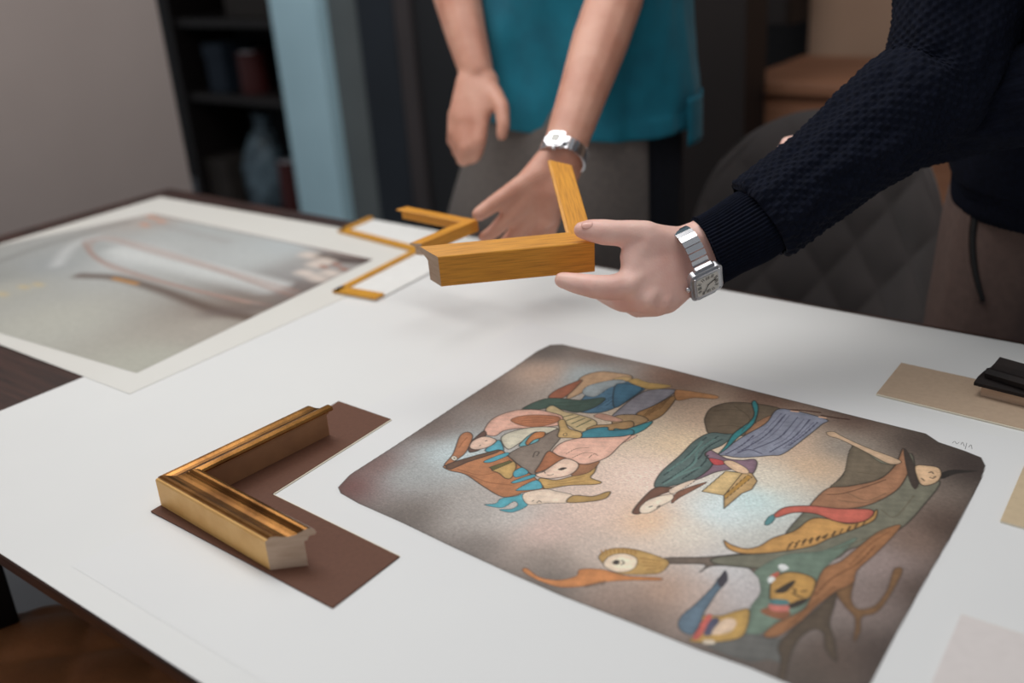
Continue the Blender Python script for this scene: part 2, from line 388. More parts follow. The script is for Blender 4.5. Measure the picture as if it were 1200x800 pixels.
# ------------------------------------------------------------------ the lithograph in front
ZP = ZS+.0001
pap = thing('lithograph', 'large lithograph of dreamlike bird and boat figures on white paper', 'print', (0, 0, 0))
c0 = [T(396, 572), T(640, 405), T(1153, 540), T(1020, 805)]
prism('paper', [(-.775, .345), (-.085, .328), (-.065, .95), (-.75, .985)], ZS, ZP, 'paper_white', pap)
def white1(u): return lin1(224-(u-400)*.036)/.80*np.array([.97, .985, 1.03])
A = Art([(372, 585), (622, 395), (1178, 522), (1012, 860)], 760, 560, ZP, white1)
A.ground([(640, 412, (92, 86, 83)), (700, 416, (112, 97, 90)), (800, 440, (118, 90, 76)), (900, 465, (108, 82, 69)), (1000, 490, (88, 69, 61)),
 (1080, 520, (62, 52, 48)), (1140, 545, (48, 39, 37)), (1110, 620, (66, 51, 44)), (1075, 690, (72, 57, 50)), (1035, 770, (58, 46, 42)), (950, 790, (74, 64, 57)), (860, 765, (84, 74, 69)), (750, 718, (108, 94, 87)),
 (650, 680, (96, 90, 86)), (560, 640, (118, 110, 106)), (480, 605, (106, 97, 92)), (408, 570, (106, 60, 56)), (440, 545, (120, 90, 86)), (500, 500, (112, 98, 93)),
 (570, 455, (118, 103, 96)), (640, 437, (172, 146, 130)), (680, 440, (152, 166, 172)), (480, 555, (160, 164, 166)), (530, 535, (186, 200, 206)), (560, 600, (163, 158, 156)),
 (600, 605, (190, 186, 184)), (640, 622, (208, 180, 172)), (700, 600, (216, 190, 178)), (760, 560, (228, 200, 188)), (800, 520, (214, 190, 162)), (830, 490, (190, 165, 145)), (740, 500, (200, 185, 165)),
 (760, 612, (224, 182, 148)), (800, 625, (216, 208, 198)), (845, 600, (205, 222, 228)), (880, 585, (188, 212, 216)), (900, 560, (206, 196, 182)), (950, 545, (192, 164, 138)),
 (930, 520, (186, 160, 140)), (985, 525, (128, 122, 116)), (740, 650, (212, 197, 187)), (720, 700, (148, 126, 116)), (780, 690, (168, 134, 114)), (690, 640, (192, 176, 168)), (640, 655, (132, 122, 116)),
 (850, 670, (192, 194, 200)), (870, 695, (176, 172, 176)), (820, 690, (182, 160, 150)), (1030, 660, (140, 124, 122)), (1000, 700, (122, 107, 104)), (980, 770, (84, 69, 62)), (1065, 630, (112, 92, 82)), (900, 640, (180, 180, 176))])
q = np.array(A.w([(396, 571), (410, 556), (460, 524), (540, 471), (600, 432), (630, 411), (645, 404), (668, 403), (700, 408), (780, 431), (880, 457), (1000, 487), (1085, 508), (1100, 518), (1130, 528), (1150, 536), (1155, 546), (1150, 562), (1120, 620), (1085, 680), (1052, 740), (1020, 802), (1000, 835), (940, 808), (880, 783), (820, 762), (740, 730), (660, 699), (600, 673), (530, 641), (470, 612), (420, 590), (399, 578)]))
A.mask = pip(A.x, A.y, q)
e = segdist(A.x, A.y, q); t = np.clip(np.exp(-(e/.008))*.42+np.clip(1.3-e/.0012, 0, 1)*.5, 0, .85)[..., None]; A.rgb = A.rgb*(1-t)+np.array([.055, .042, .036])*t
ZA = dict(o=(500, 420), k=4.2125); ZR = dict(o=(380, 390), k=3.0); ZB = dict(o=(720, 440), k=4.2857); ZC = dict(o=(840, 490), k=3.636); ZD = dict(o=(600, 600), k=4.0); ZE = dict(o=(780, 600), k=4.0)
A.grain(.10, 3)
fl, ln = A.fill, A.line
# boat group
fl([(775, 85), (860, 64), (960, 74), (1010, 85), (1000, 110), (860, 140), (790, 160), (690, 200), (740, 120)], (176, 142, 108), **ZA)
fl([(0, 15), (60, 5), (90, 20), (60, 35), (0, 30)], (185, 155, 105), **ZB, edge=.0004)
fl([(600, 190), (650, 150), (765, 105), (740, 140), (690, 185), (640, 202)], (150, 84, 54), **ZA)
fl([(915, 222), (935, 190), (1010, 172), (1120, 175), (1130, 195), (1040, 255), (960, 282), (880, 270)], (62, 112, 142), **ZR)
fl([(908, 212), (930, 185), (1020, 165), (1060, 172), (1000, 195), (950, 225)], (146, 158, 164), **ZR, edge=.0004)
for i in range(4): ln([(930+i*30, 268-i*6), (1010+i*26, 225-i*10), (1070+i*14, 188)], .0006, (40, 75, 100), **ZR)
fl([(0, 190), (150, 80), (300, 70), (290, 95), (200, 150), (100, 200), (0, 215)], (140, 140, 152), **ZB)
fl([(0, 60), (40, 40), (140, 60), (80, 115), (0, 160)], (60, 110, 138), **ZB)
fl([(70, 30), (110, 15), (170, 35), (280, 48), (270, 60), (190, 70), (140, 60)], (190, 155, 85), **ZB, edge=.0004)
fl([(110, 192), (200, 150), (310, 95), (300, 130), (240, 200), (170, 228)], (160, 120, 70), **ZB)
for i in range(6): ln([(135+i*18, 215-i*9), (180+i*20, 170-i*12)], .0005, (95, 68, 40), **ZB)
fl([(305, 75), (360, 75), (510, 100), (505, 118), (400, 112), (315, 125)], (188, 132, 80), **ZB, edge=.0005)
fl([(0, 205), (110, 197), (170, 225), (90, 258), (0, 268)], (165, 135, 95), **ZB)
fl([(470, 250), (560, 205), (640, 195), (760, 205), (870, 193), (872, 212), (820, 245), (740, 267), (660, 250), (600, 245), (540, 254)], (54, 84, 74), **ZA)
fl([(590, 262), (620, 232), (680, 262), (740, 275), (820, 300), (840, 325), (800, 360), (740, 355), (690, 325)], (200, 178, 132), **ZA)
for i in range(4): ln([(668+i*24, 290+i*16), (720+i*30, 277+i*9)], .0009, (70, 80, 55), **ZA)
fl([(790, 352), (830, 330), (900, 325), (1010, 308), (1010, 345), (900, 357)], (165, 130, 85), **ZA)
fl([(825, 285), (870, 272), (965, 302), (940, 312), (880, 306)], (196, 150, 130), **ZA, edge=.0005)
fl([(0, 268), (60, 268), (190, 229), (150, 272), (70, 305), (0, 312)], (34, 134, 146), **ZB)
fl([(755, 388), (800, 350), (890, 338), (905, 355), (1011, 350), (1011, 378), (900, 392)], (32, 126, 146), **ZA)
fl([(285, 350), (330, 295), (430, 258), (540, 253), (640, 273), (672, 290), (665, 322), (640, 332), (540, 342), (440, 347), (380, 357), (340, 382), (295, 377)], (226, 174, 155), **ZA)
fl([(415, 302), (500, 279), (640, 284), (652, 310), (560, 337), (470, 332)], (180, 112, 72), **ZA, edge=.0005)
for i in range(3): ln([(450, 300+i*10), (540, 292+i*11), (620, 297+i*10)], .0004, (120, 70, 45), **ZA)
fl([(368, 390), (440, 355), (550, 338), (645, 345), (560, 382), (470, 412), (402, 448)], (206, 200, 180), **ZA)
fl([(405, 472), (480, 430), (580, 380), (650, 348), (664, 385), (622, 440), (610, 457), (590, 502), (540, 567), (520, 572), (460, 532), (415, 502)], (126, 112, 102), **ZA)
ln([(525, 487), (535, 462), (555, 462), (545, 480)], .0006, **ZA)
fl([(650, 310), (680, 303), (702, 345), (762, 365), (757, 392), (700, 392), (648, 387), (655, 350)], (200, 165, 105), **ZA)
ln([(675, 372), (690, 368), (690, 382), (676, 382), (675, 372)], .0004, **ZA)
fl([(455, 432), (500, 383), (545, 362), (555, 402), (510, 425)], (92, 170, 184), **ZA)
fl([(490, 412), (530, 368), (582, 363), (577, 387), (530, 402), (500, 427)], (190, 118, 58), **ZA)
fl([(0, 322), (60, 305), (115, 300), (60, 332), (0, 347)], (222, 176, 156), **ZB, edge=.0005)
fl([(0, 352), (25, 345), (0, 378)], (222, 176, 156), **ZB, edge=.0005)
fl([(555, 592), (640, 600), (720, 580), (800, 560), (842, 515), (830, 560), (810, 588), (862, 610), (830, 622), (700, 627), (575, 643)], (190, 150, 80), **ZA)
fl([(745, 520), (790, 515), (855, 508), (800, 562), (715, 578)], (150, 100, 65), **ZA, edge=.0005)
fl([(620, 460), (660, 420), (740, 395), (850, 390), (960, 385), (1011, 378), (955, 428), (900, 482), (830, 512), (780, 522), (745, 517), (700, 497), (640, 482)], (226, 176, 157), **ZA)
for a in ([(690, 470), (740, 445), (800, 440)], [(720, 490), (780, 465), (840, 470)], [(800, 490), (825, 472), (845, 478)]): ln(a, .0004, (110, 75, 62), **ZA)
fl([(535, 562), (560, 520), (600, 458), (650, 480), (688, 495), (640, 522), (580, 552)], (166, 100, 60), **ZA)
fl([(538, 572), (580, 555), (660, 502), (700, 495), (747, 517), (742, 547), (700, 577), (620, 592), (560, 587)], (232, 198, 178), **ZA)
fl([(648, 548), (670, 538), (692, 540), (668, 552)], (30, 26, 26), **ZA, edge=0)
for a in ([(570, 562), (580, 558), (585, 566)], [(596, 575), (610, 577), (625, 572)]): ln(a, .0005, **ZA)
fl([(205, 442), (215, 415), (280, 358), (292, 382), (240, 405), (225, 430), (262, 450), (215, 464)], (92, 58, 44), **ZA)
fl([(288, 452), (350, 403), (372, 420), (378, 457), (330, 464)], (68, 160, 182), **ZA)
fl([(90, 525), (240, 490), (360, 453), (400, 480), (460, 530), (530, 585), (577, 637), (560, 652), (480, 660), (440, 676), (370, 682), (280, 632), (190, 572), (110, 552)], (176, 110, 60), **ZA)
fl([(88, 522), (130, 470), (163, 385), (200, 363), (227, 380), (215, 422), (190, 467), (160, 492), (110, 527)], (178, 112, 66), **ZA)
fl([(120, 492), (132, 481), (148, 486), (150, 498), (134, 504)], (225, 215, 200), **ZA, edge=.0005)
fl([(131, 491), (139, 489), (139, 496)], (25, 22, 22), **ZA, edge=0)
fl([(94, 530), (150, 505), (352, 450), (342, 466), (200, 512), (120, 547)], (98, 68, 48), **ZA, n=2)
fl([(212, 437), (230, 405), (285, 385), (342, 400), (330, 422), (290, 442), (240, 450)], (228, 192, 172), **ZA)
for a in ([(262, 432), (266, 428)], [(290, 408), (297, 405)]): ln(a, .0007, **ZA)
fl([(322, 547), (400, 515), (430, 508), (442, 535), (420, 587), (390, 592), (358, 567)], (190, 155, 90), **ZA)
fl([(308, 537), (410, 503), (422, 512), (328, 552)], (94, 94, 50), **ZA, edge=.0005, n=1)
for w_ in ([(283, 507), (390, 465), (402, 478), (320, 512)], [(423, 607), (520, 573), (532, 585), (440, 615)], [(443, 647), (540, 600), (572, 635), (540, 647), (470, 652)], [(428, 562), (470, 538), (502, 565), (440, 587)]): fl(w_, (66, 164, 186), **ZA, edge=.0006)
fl([(285, 722), (340, 715), (370, 690), (440, 680), (480, 668), (507, 700), (490, 732), (420, 760), (358, 746), (420, 742), (450, 722), (430, 706), (370, 737)], (62, 162, 180), **ZA, edge=.0005)
fl([(478, 667), (580, 645), (640, 655), (722, 675), (702, 710), (600, 714), (500, 720)], (230, 206, 186), **ZA, edge=.0005)
fl([(693, 710), (725, 676), (820, 680), (890, 658), (908, 662), (880, 692), (800, 707)], (174, 138, 74), **ZA)
for a in ([(520, 705), (530, 700)], [(545, 712), (555, 702), (566, 710)]): ln(a, .0005, **ZA)
# reading figure
fl([(455, 210), (490, 160), (580, 135), (700, 140), (830, 165), (835, 200), (750, 262), (660, 302), (560, 292), (480, 297), (457, 250)], (98, 84, 67), **ZB)
fl([(655, 295), (720, 230), (830, 188), (765, 272), (700, 304)], (150, 108, 78), **ZB, edge=.0005)
fl([(815, 172), (900, 175), (1065, 220), (1040, 247), (960, 312), (850, 392), (780, 402), (640, 412), (560, 402), (525, 392), (640, 310), (760, 240)], (122, 128, 148), **ZB)
for a in ([(860, 195), (760, 300), (640, 375)], [(920, 210), (830, 310), (700, 370)], [(980, 222), (900, 310), (780, 385)], [(700, 300), (640, 350), (560, 395)], [(1020, 235), (960, 290), (880, 350)], [(620, 385), (680, 372), (740, 392)]): ln(a, .0008, (62, 62, 84), **ZB)
fl([(458, 402), (480, 373), (560, 415), (640, 425), (700, 420), (717, 445), (690, 497), (640, 470), (520, 482), (430, 517), (315, 552), (490, 450)], (122, 92, 112), **ZB)
fl([(205, 562), (230, 490), (330, 400), (400, 330), (480, 288), (560, 293), (602, 298), (540, 350), (470, 380), (455, 400), (492, 447), (420, 512), (320, 547)], (72, 98, 98), **ZB)
for a in ([(520, 305), (430, 370), (380, 450), (240, 540)], [(460, 310), (350, 420), (250, 500)], [(470, 400), (440, 450), (340, 520)], [(540, 320), (470, 360), (420, 420)]): ln(a, .0009, (38, 54, 56), **ZB)
fl([(525, 392), (560, 350), (600, 290), (680, 230), (702, 190), (690, 140), (705, 126), (722, 155), (717, 200), (692, 252), (620, 312), (570, 362)], (36, 128, 134), **ZB)
fl([(478, 415), (552, 430), (547, 447), (500, 447)], (192, 68, 70), **ZB, edge=.0005)
fl([(440, 582), (560, 480), (690, 490), (717, 530), (690, 572), (640, 592), (550, 668), (550, 602)], (190, 152, 96), **ZB, n=1)
fl([(440, 582), (560, 480), (642, 490), (550, 602)], (206, 175, 120), **ZB, edge=.0005, n=1)
fl([(550, 602), (670, 498), (692, 510), (555, 622)], (184, 138, 58), **ZB, edge=.0004, n=1)
fl([(548, 435), (590, 428), (662, 465), (672, 492), (610, 482)], (222, 186, 152), **ZB, edge=.0005)
fl([(90, 687), (130, 630), (205, 563), (290, 560), (352, 538), (280, 580), (230, 600), (160, 645), (130, 692)], (106, 66, 48), **ZB)
fl([(278, 572), (370, 530), (405, 528), (300, 592)], (230, 205, 185), **ZB, edge=.0004)
fl([(298, 602), (350, 570), (458, 535), (440, 552), (330, 612), (288, 642)], (128, 78, 54), **ZB, edge=.0005)
fl([(128, 662), (170, 625), (230, 605), (290, 595), (292, 622), (240, 652), (180, 687), (133, 690)], (238, 218, 198), **ZB, edge=.0006)
for a in ([(176, 660), (190, 655)], [(215, 662), (228, 652)]): ln(a, .0007, **ZB)
ln([(890, 172), (960, 176), (1032, 186)], .0013, (58, 28, 20), **ZB); ln([(1040, 200), (1110, 212), (1178, 220)], .0013, (52, 28, 20), **ZB)
for a in ([(890, 178), (920, 182)], [(1030, 208), (1060, 213)]): ln(a, .0014, (200, 160, 135), **ZB)
# tree creature
fl([(0, 215), (200, 210), (420, 188), (560, 180), (600, 200), (440, 285), (380, 260), (260, 250), (200, 257), (160, 282), (182, 245), (0, 240)], (104, 88, 76), **ZE)
fl([(580, 110), (640, 130), (760, 190), (830, 150), (860, 262), (952, 270), (880, 372), (780, 472), (620, 540), (560, 562), (500, 602), (330, 645), (180, 640), (0, 622), (0, 592), (250, 562), (300, 480), (400, 370), (520, 260), (582, 170)], (104, 103, 88), **ZC)
fl([(420, 275), (560, 200), (740, 180), (900, 120), (740, 272), (692, 392), (640, 462), (520, 532), (470, 562), (370, 580), (395, 450), (442, 380), (435, 310)], (100, 120, 106), **ZE, edge=.0004, ink=.4)
fl([(580, 118), (700, 190), (772, 200), (690, 262), (560, 290), (480, 296), (540, 240)], (102, 90, 74), **ZC, edge=.0005)
fl([(395, 375), (470, 300), (560, 290), (690, 260), (760, 200), (795, 128), (822, 180), (812, 240), (760, 312), (640, 372), (520, 388), (430, 388)], (152, 106, 76), **ZC)
ln([(470, 325), (540, 320), (640, 290), (720, 262)], .0006, (70, 45, 32), **ZC)
fl([(795, 130), (830, 170), (862, 270), (842, 302), (815, 250)], (60, 50, 45), **ZC, edge=0)
fl([(468, 60), (500, 58), (540, 80), (640, 125), (772, 175), (777, 193), (730, 193), (640, 147), (530, 92), (478, 76)], (196, 164, 134), **ZC, edge=.0006)
fl([(948, 240), (1000, 220), (1112, 225), (1020, 237), (962, 258)], (38, 33, 30), **ZC, edge=0)
fl([(845, 205), (900, 202), (945, 212), (957, 240), (937, 272), (890, 287), (862, 272)], (204, 168, 132), **ZC)
for a in ([(905, 232), (915, 228), (922, 236)], [(908, 252), (920, 256), (932, 248)], [(872, 256), (884, 266)]): ln(a, .0007, **ZC)
fl([(30, 520), (60, 538), (120, 555), (180, 545), (240, 510), (330, 480), (400, 430), (470, 428), (560, 450), (640, 430), (682, 388), (672, 432), (600, 467), (480, 512), (400, 547), (240, 572), (120, 577), (50, 557)], (192, 140, 68), **ZC)
fl([(240, 415), (290, 380), (400, 373), (520, 385), (650, 388), (667, 410), (630, 437), (570, 447), (500, 437), (420, 407), (330, 402), (260, 422)], (188, 88, 72), **ZC)
fl([(203, 452), (215, 425), (240, 410), (247, 432), (220, 455)], (70, 130, 136), **ZC, edge=.0005)
for i in range(11): ln([(300+i*32, 560-i*9-(i*i)*.12), (312+i*32, 540-i*9-(i*i)*.12)], .0008, (40, 32, 24), **ZC, smooth=False)
for i in range(6): ln([(310+i*28, 540-i*6), (324+i*28, 528-i*6)], .0009, (50, 36, 22), **ZC, smooth=False)
fl([(170, 592), (380, 570), (520, 590), (610, 600), (560, 705), (480, 690), (400, 702), (250, 655)], (94, 94, 92), **ZE, edge=0)
fl([(540, 602), (720, 440), (800, 368), (792, 440), (770, 520), (792, 602), (802, 702), (750, 640), (740, 570), (690, 550), (620, 602), (580, 692), (560, 782), (530, 782), (540, 692)], (82, 68, 54), **ZE, ink=.5)
fl([(800, 368), (880, 318), (870, 400), (900, 453), (980, 438), (1040, 360), (1070, 268), (1112, 268), (1080, 342), (1000, 462), (922, 492), (912, 560), (882, 606), (888, 500), (838, 440)], (118, 84, 50), **ZE, ink=.5)
fl([(458, 577), (520, 520), (640, 460), (680, 400), (740, 268), (820, 230), (920, 150), (1000, 90), (1104, 62), (1000, 182), (900, 272), (880, 332), (800, 372), (720, 432), (620, 522), (520, 584)], (152, 102, 62), **ZE, ink=.6)
ln([(700, 390), (780, 310), (900, 240), (980, 160)], .0007, (95, 60, 36), **ZE)
fl([(445, 467), (500, 443), (585, 470), (540, 503)], (140, 84, 54), **ZE, edge=0)
fl([(488, 382), (500, 320), (560, 283), (640, 288), (702, 320), (682, 392), (640, 412), (580, 432), (500, 417)], (182, 136, 64), **ZE)
fl([(510, 372), (590, 323), (607, 330), (560, 377)], (44, 40, 38), **ZE, edge=0); fl([(575, 432), (662, 403), (652, 427), (590, 452)], (44, 38, 36), **ZE, edge=0)
for a in ([(600, 360), (610, 368), (600, 385)], [(640, 372), (660, 368)], [(620, 395), (640, 398)], [(605, 385), (618, 392)]): ln(a, .0009, (55, 40, 26), **ZE)
fl([(488, 430), (570, 433), (572, 465), (498, 462)], (196, 110, 100), **ZE, edge=0); fl([(498, 408), (570, 413), (572, 435), (498, 432)], (70, 120, 125), **ZE, edge=0)
fl([(488, 300), (530, 278), (527, 300), (500, 312)], (190, 90, 70), **ZE, edge=0)
fl([(528, 252), (552, 243), (577, 262), (545, 278)], (220, 222, 224), **ZE, edge=0); fl([(478, 312), (500, 300), (514, 315), (488, 334)], (220, 222, 224), **ZE, edge=0)
fl([(108, 602), (170, 560), (165, 490), (260, 485), (340, 460), (392, 458), (382, 540), (340, 592), (200, 612)], (186, 146, 70), **ZE, edge=.0006)
fl([(180, 600), (225, 600), (225, 618), (180, 618)], (222, 205, 185), **ZE, edge=0)
fl([(128, 587), (188, 488), (217, 490), (162, 587)], (202, 90, 82), **ZE, edge=0); fl([(178, 572), (215, 500), (252, 505), (220, 572)], (72, 78, 108), **ZE, edge=0)
fl([(215, 572), (260, 510), (310, 498), (332, 520), (300, 562)], (228, 198, 172), **ZE, edge=0)
fl([(58, 525), (80, 480), (140, 430), (220, 350), (250, 308), (277, 330), (240, 380), (180, 472), (167, 512), (130, 572), (80, 562)], (84, 110, 130), **ZE, edge=.0006)
fl([(243, 322), (280, 272), (292, 320), (260, 352)], (50, 46, 60), **ZE, edge=0)
fl([(48, 270), (70, 263), (130, 305), (220, 318), (300, 300), (320, 268), (420, 268), (500, 290), (560, 300), (692, 308), (692, 320), (560, 320), (440, 327), (340, 347), (230, 352), (140, 327), (70, 292)], (206, 130, 64), **ZD, edge=.0004)
fl([(408, 220), (430, 185), (490, 168), (580, 175), (680, 205), (737, 235), (700, 282), (640, 292), (560, 292), (480, 282)], (186, 146, 76), **ZD, edge=.0005)
for i in range(9): ln([(425+i*19, 198-i*4+(i*i)*.5), (418+i*20, 178-i*4+(i*i)*.5)], .0007, (150, 110, 55), **ZD, smooth=False)
for i in range(4): ln([(600+i*10, 215+i*18), (700, 232+i*10)], .0006, (140, 100, 50), **ZD, smooth=False)
fl([(428, 240), (460, 205), (520, 194), (577, 210), (587, 240), (560, 272), (500, 282), (450, 267)], (242, 218, 194), **ZD, edge=.0006)
fl([(470, 236), (485, 224), (505, 228), (500, 244), (480, 246)], (40, 34, 34), **ZD, edge=0)
ln([(515, 226), (525, 238), (512, 246)], .0007, **ZD)
for a in ([(600, 150), (680, 215), (640, 280)], [(500, 180), (560, 170), (640, 175)], [(520, 255), (580, 250), (650, 262)]): ln(a, .0006, (66, 54, 42), **ZB, op=.6)
for a in ([(880, 200), (800, 290), (720, 345)], [(950, 220), (870, 310), (800, 350)], [(1000, 235), (930, 300), (850, 365)], [(700, 330), (660, 370), (600, 400)], [(840, 190), (740, 290), (650, 340)]): ln(a, .0006, (84, 82, 104), **ZB, op=.7)
for a in ([(270, 480), (380, 400), (440, 330)], [(300, 510), (400, 440), (420, 380), (500, 320)], [(250, 545), (330, 500), (430, 460)]): ln(a, .0012, (104, 138, 134), **ZB, op=.55)
for a in ([(640, 220), (720, 215), (800, 215)], [(600, 225), (680, 235), (760, 230)]): ln(a, .0007, (34, 54, 48), **ZA, op=.7)
for a in ([(150, 545), (260, 575), (350, 560)], [(200, 570), (300, 610), (420, 625)], [(160, 440), (180, 410), (200, 390)]): ln(a, .0006, (120, 70, 36), **ZA, op=.6)
for a in ([(640, 610), (700, 602), (780, 580)], [(600, 622), (680, 616), (780, 604)]): ln(a, .0005, (130, 96, 44), **ZA, op=.7)
for a in ([(560, 320), (640, 350), (720, 320)], [(520, 350), (620, 360), (700, 345)], [(600, 230), (680, 240)], [(700, 390), (760, 420), (840, 330)], [(500, 560), (600, 525), (720, 480)]): ln(a, .0007, (78, 66, 50), **ZC, op=.5)
for a in ([(560, 545), (640, 470), (720, 400)], [(600, 520), (700, 430), (790, 350)], [(860, 250), (960, 150), (1050, 90)]): ln(a, .0007, (100, 64, 38), **ZE, op=.6)
for i in range(7): ln([(350+i*14, 340-i*3), (345+i*14, 352-i*2)], .0006, (80, 62, 48), **ZD, smooth=False)
A.grain(.06, 8)
sdf = np.where(A.mask, e, -e); al_ = np.clip(sdf/.0007+.5, 0, 1)[..., None]
A.rgb = A.rgb*al_+np.array([.80, .80, .797])*(1-al_); A.mask = sdf > -.0018
A.mesh('printed_image', pap, 'printed_ink', .00015)
sg = bmesh.new()
def stroke(pts, r):
    bmx = bmesh.new(); me = loft('stroke', [(*T(u, v, ZP)[:2], ZP+.0001, r, .0001) for u, v in pts], 6, 4, None); return me
g = bmesh.new()
for s_ in ([(1116, 519), (1119, 517), (1121, 520), (1124, 518)], [(1126, 521), (1128, 518), (1130, 523)], [(1133, 519), (1131, 526)], [(1135, 524), (1138, 521), (1139, 526)]):
    me = stroke(s_, .00025); g.from_mesh(me); bpy.data.meshes.remove(me)
obj('pencil_number', bmesh_to('pencil_number', g), 'graphite', pap)

# ------------------------------------------------------------------ the left-hand print
lp = thing('art_print', 'pale grey abstract print with a looping pink band lying at table end', 'print')
c = [T(152, 462), T(534, 291), T(188, 231)]
bl = c[0]+(c[2]-c[1])*1.0
prism('paper', [c[0][:2], c[1][:2], c[2][:2], (bl.x, bl.y+.01)], ZS, ZS+.0006, 'old_paper', lp)
def white2(u): return np.array([lin1(212), lin1(211), lin1(208)])/.76
BL = (-250, 262)
Bq = Art([(160, 437), (437, 304), (179, 250), (-205, 330)], 190, 250, ZS+.0006, white2)
Z1 = dict(o=(0, 200), k=2.4)
Bq.ground([(170, 425, (168, 166, 152)), (60, 380, (172, 170, 158)), (0, 340, (165, 163, 152)), (-150, 330, (160, 158, 148)), (240, 385, (160, 152, 140)), (300, 300, (178, 180, 176)), (230, 270, (170, 172, 168)), (180, 255, (168, 160, 152)),
 (100, 300, (158, 160, 156)), (60, 310, (150, 152, 150)), (0, 325, (146, 146, 140)), (150, 300, (185, 186, 182)), (360, 320, (150, 148, 145)), (400, 300, (150, 140, 132)), (330, 290, (176, 180, 178)), (280, 360, (120, 105, 94)), (350, 335, (110, 98, 92))], .03, 1.5)
f2, l2 = Bq.fill, Bq.line
l2([(160, 265), (200, 215), (270, 190), (380, 210), (560, 260), (800, 320)], .010, (200, 200, 196), **Z1, soft=.02, op=.6)
l2([(330, 225), (480, 262), (640, 300), (760, 330)], .022, (204, 205, 200), **Z1, soft=.03, op=.65)
l2([(0, 255), (110, 215), (260, 170), (360, 145)], .008, (112, 108, 104), **Z1, soft=.02, op=.5)
for i, cc in enumerate(((166, 128, 112), (160, 144, 136), (172, 132, 114), (140, 110, 100))):
    l2([(760-i*30, 380-i*4), (520-i*20, 330-i*6), (330-i*14, 280-i*9), (262-i*7, 238-i*8), (258-i*5, 206-i*4), (300+i*6, 186+i*4), (400+i*10, 208+i*8), (580+i*20, 262+i*10), (840, 340+i*8)], .0028, cc, **Z1, soft=.006, op=.5)
l2([(225, 295), (330, 302), (450, 335), (600, 390), (760, 425)], .011, (86, 66, 54), **Z1, soft=.016, op=.85)
l2([(600, 400), (760, 380), (900, 330)], .016, (100, 86, 80), **Z1, soft=.03, op=.6)
l2([(320, 303), (385, 318)], .004, (190, 130, 45), **Z1, soft=.006, smooth=False)
l2([(450, 122), (620, 158), (830, 202), (1040, 250)], .006, (112, 80, 70), **Z1, soft=.008, op=.7)
l2([(900, 240), (980, 252), (1040, 255)], .013, (66, 48, 42), **Z1, soft=.014, op=.9)
for p_ in ((860, 235), (880, 262), (905, 250), (850, 285), (920, 285), (885, 300)): l2([p_, (p_[0]+18, p_[1]+6)], .011, (214, 198, 184), **Z1, soft=.016, smooth=False, op=.8)
for p_ in ((905, 268), (940, 262), (960, 275)): l2([p_, (p_[0]+12, p_[1]+4)], .005, (150, 100, 80), **Z1, soft=.006, smooth=False)
for p_ in ((420, 128), (445, 140), (400, 150)): l2([p_, (p_[0]+16, p_[1]+5)], .006, (196, 140, 112), **Z1, soft=.008, smooth=False)
for p_ in ((60, 325), (100, 318), (0, 345)): l2([p_, (p_[0]+16, p_[1]+5)], .005, (196, 170, 110), **Z1, soft=.01, op=.6, smooth=False)
l2([(430, 150), (520, 170), (640, 200)], .006, (150, 142, 138), **Z1, soft=.02, op=.5)
Bq.grain(.03, 5)
Bq.mesh('printed_image', lp, 'printed_ink', .0003)

# ------------------------------------------------------------------ mat corner samples
ZM = ZP+.0002
bmx_ = thing('mat_corner_sample', 'brown L-shaped mat board corner beneath the gold frame corner', 'mat board')
L6 = [T(177, 600, ZM), T(390, 713, ZM), T(468, 653, ZM), T(319, 580, ZM), T(458, 492, ZM), T(397, 471, ZM)]
prism('board', [p[:2] for p in L6], ZM, ZM+.0014, 'brown_mat', bmx_)
def strip(a, b, w): # thin bevel strip along an edge, on its right-hand side
    d = (b-a).normalized(); n = Vector((d.y, -d.x)); return [a, b, b+n*w, a+n*w]
q2 = [Vector(p[:2]) for p in L6]
prism('bevel', strip(q2[2], q2[3], .0013), ZM, ZM+.0009, 'mat_core', bmx_); prism('bevel', strip(q2[3], q2[4], .0013), ZM, ZM+.0009, 'mat_core', bmx_)

ZW = ZS+.0012
wm = thing('mat_corner_sample', 'white L-shaped mat board corner with yellow edging across two papers', 'mat board')
Cc, Dd, Bb, Aa, Ee = [Vector(T(*p, ZW)[:2]) for p in ((484, 296), (390, 344), (396, 273), (433, 257), (440, 353))]
oc = Ee+(Aa-Bb)+(Cc-Dd)*1.0
outer = Vector((Ee.x+(Cc-Dd).x, Aa.y-.01))
prism('board', [Aa, Bb, Cc, Dd, Ee, outer], ZW, ZW+.0014, 'cream_mat', wm)
zz = ZW+.0014
def rail(a, b, w, ext=0):
    d = (b-a).normalized(); n = Vector((-d.y, d.x)); return [a-d*ext, b+d*ext, b+d*ext+n*w, a-d*ext+n*w]
for a_, b_, w_ in ((Aa, Bb, .009), (Bb, Cc, .016), (Cc, Dd, .0105), (Dd, Ee, .02)):
    prism('yellow_edging', rail(a_, b_, w_), zz, zz+.004, 'yellow_edge', wm)

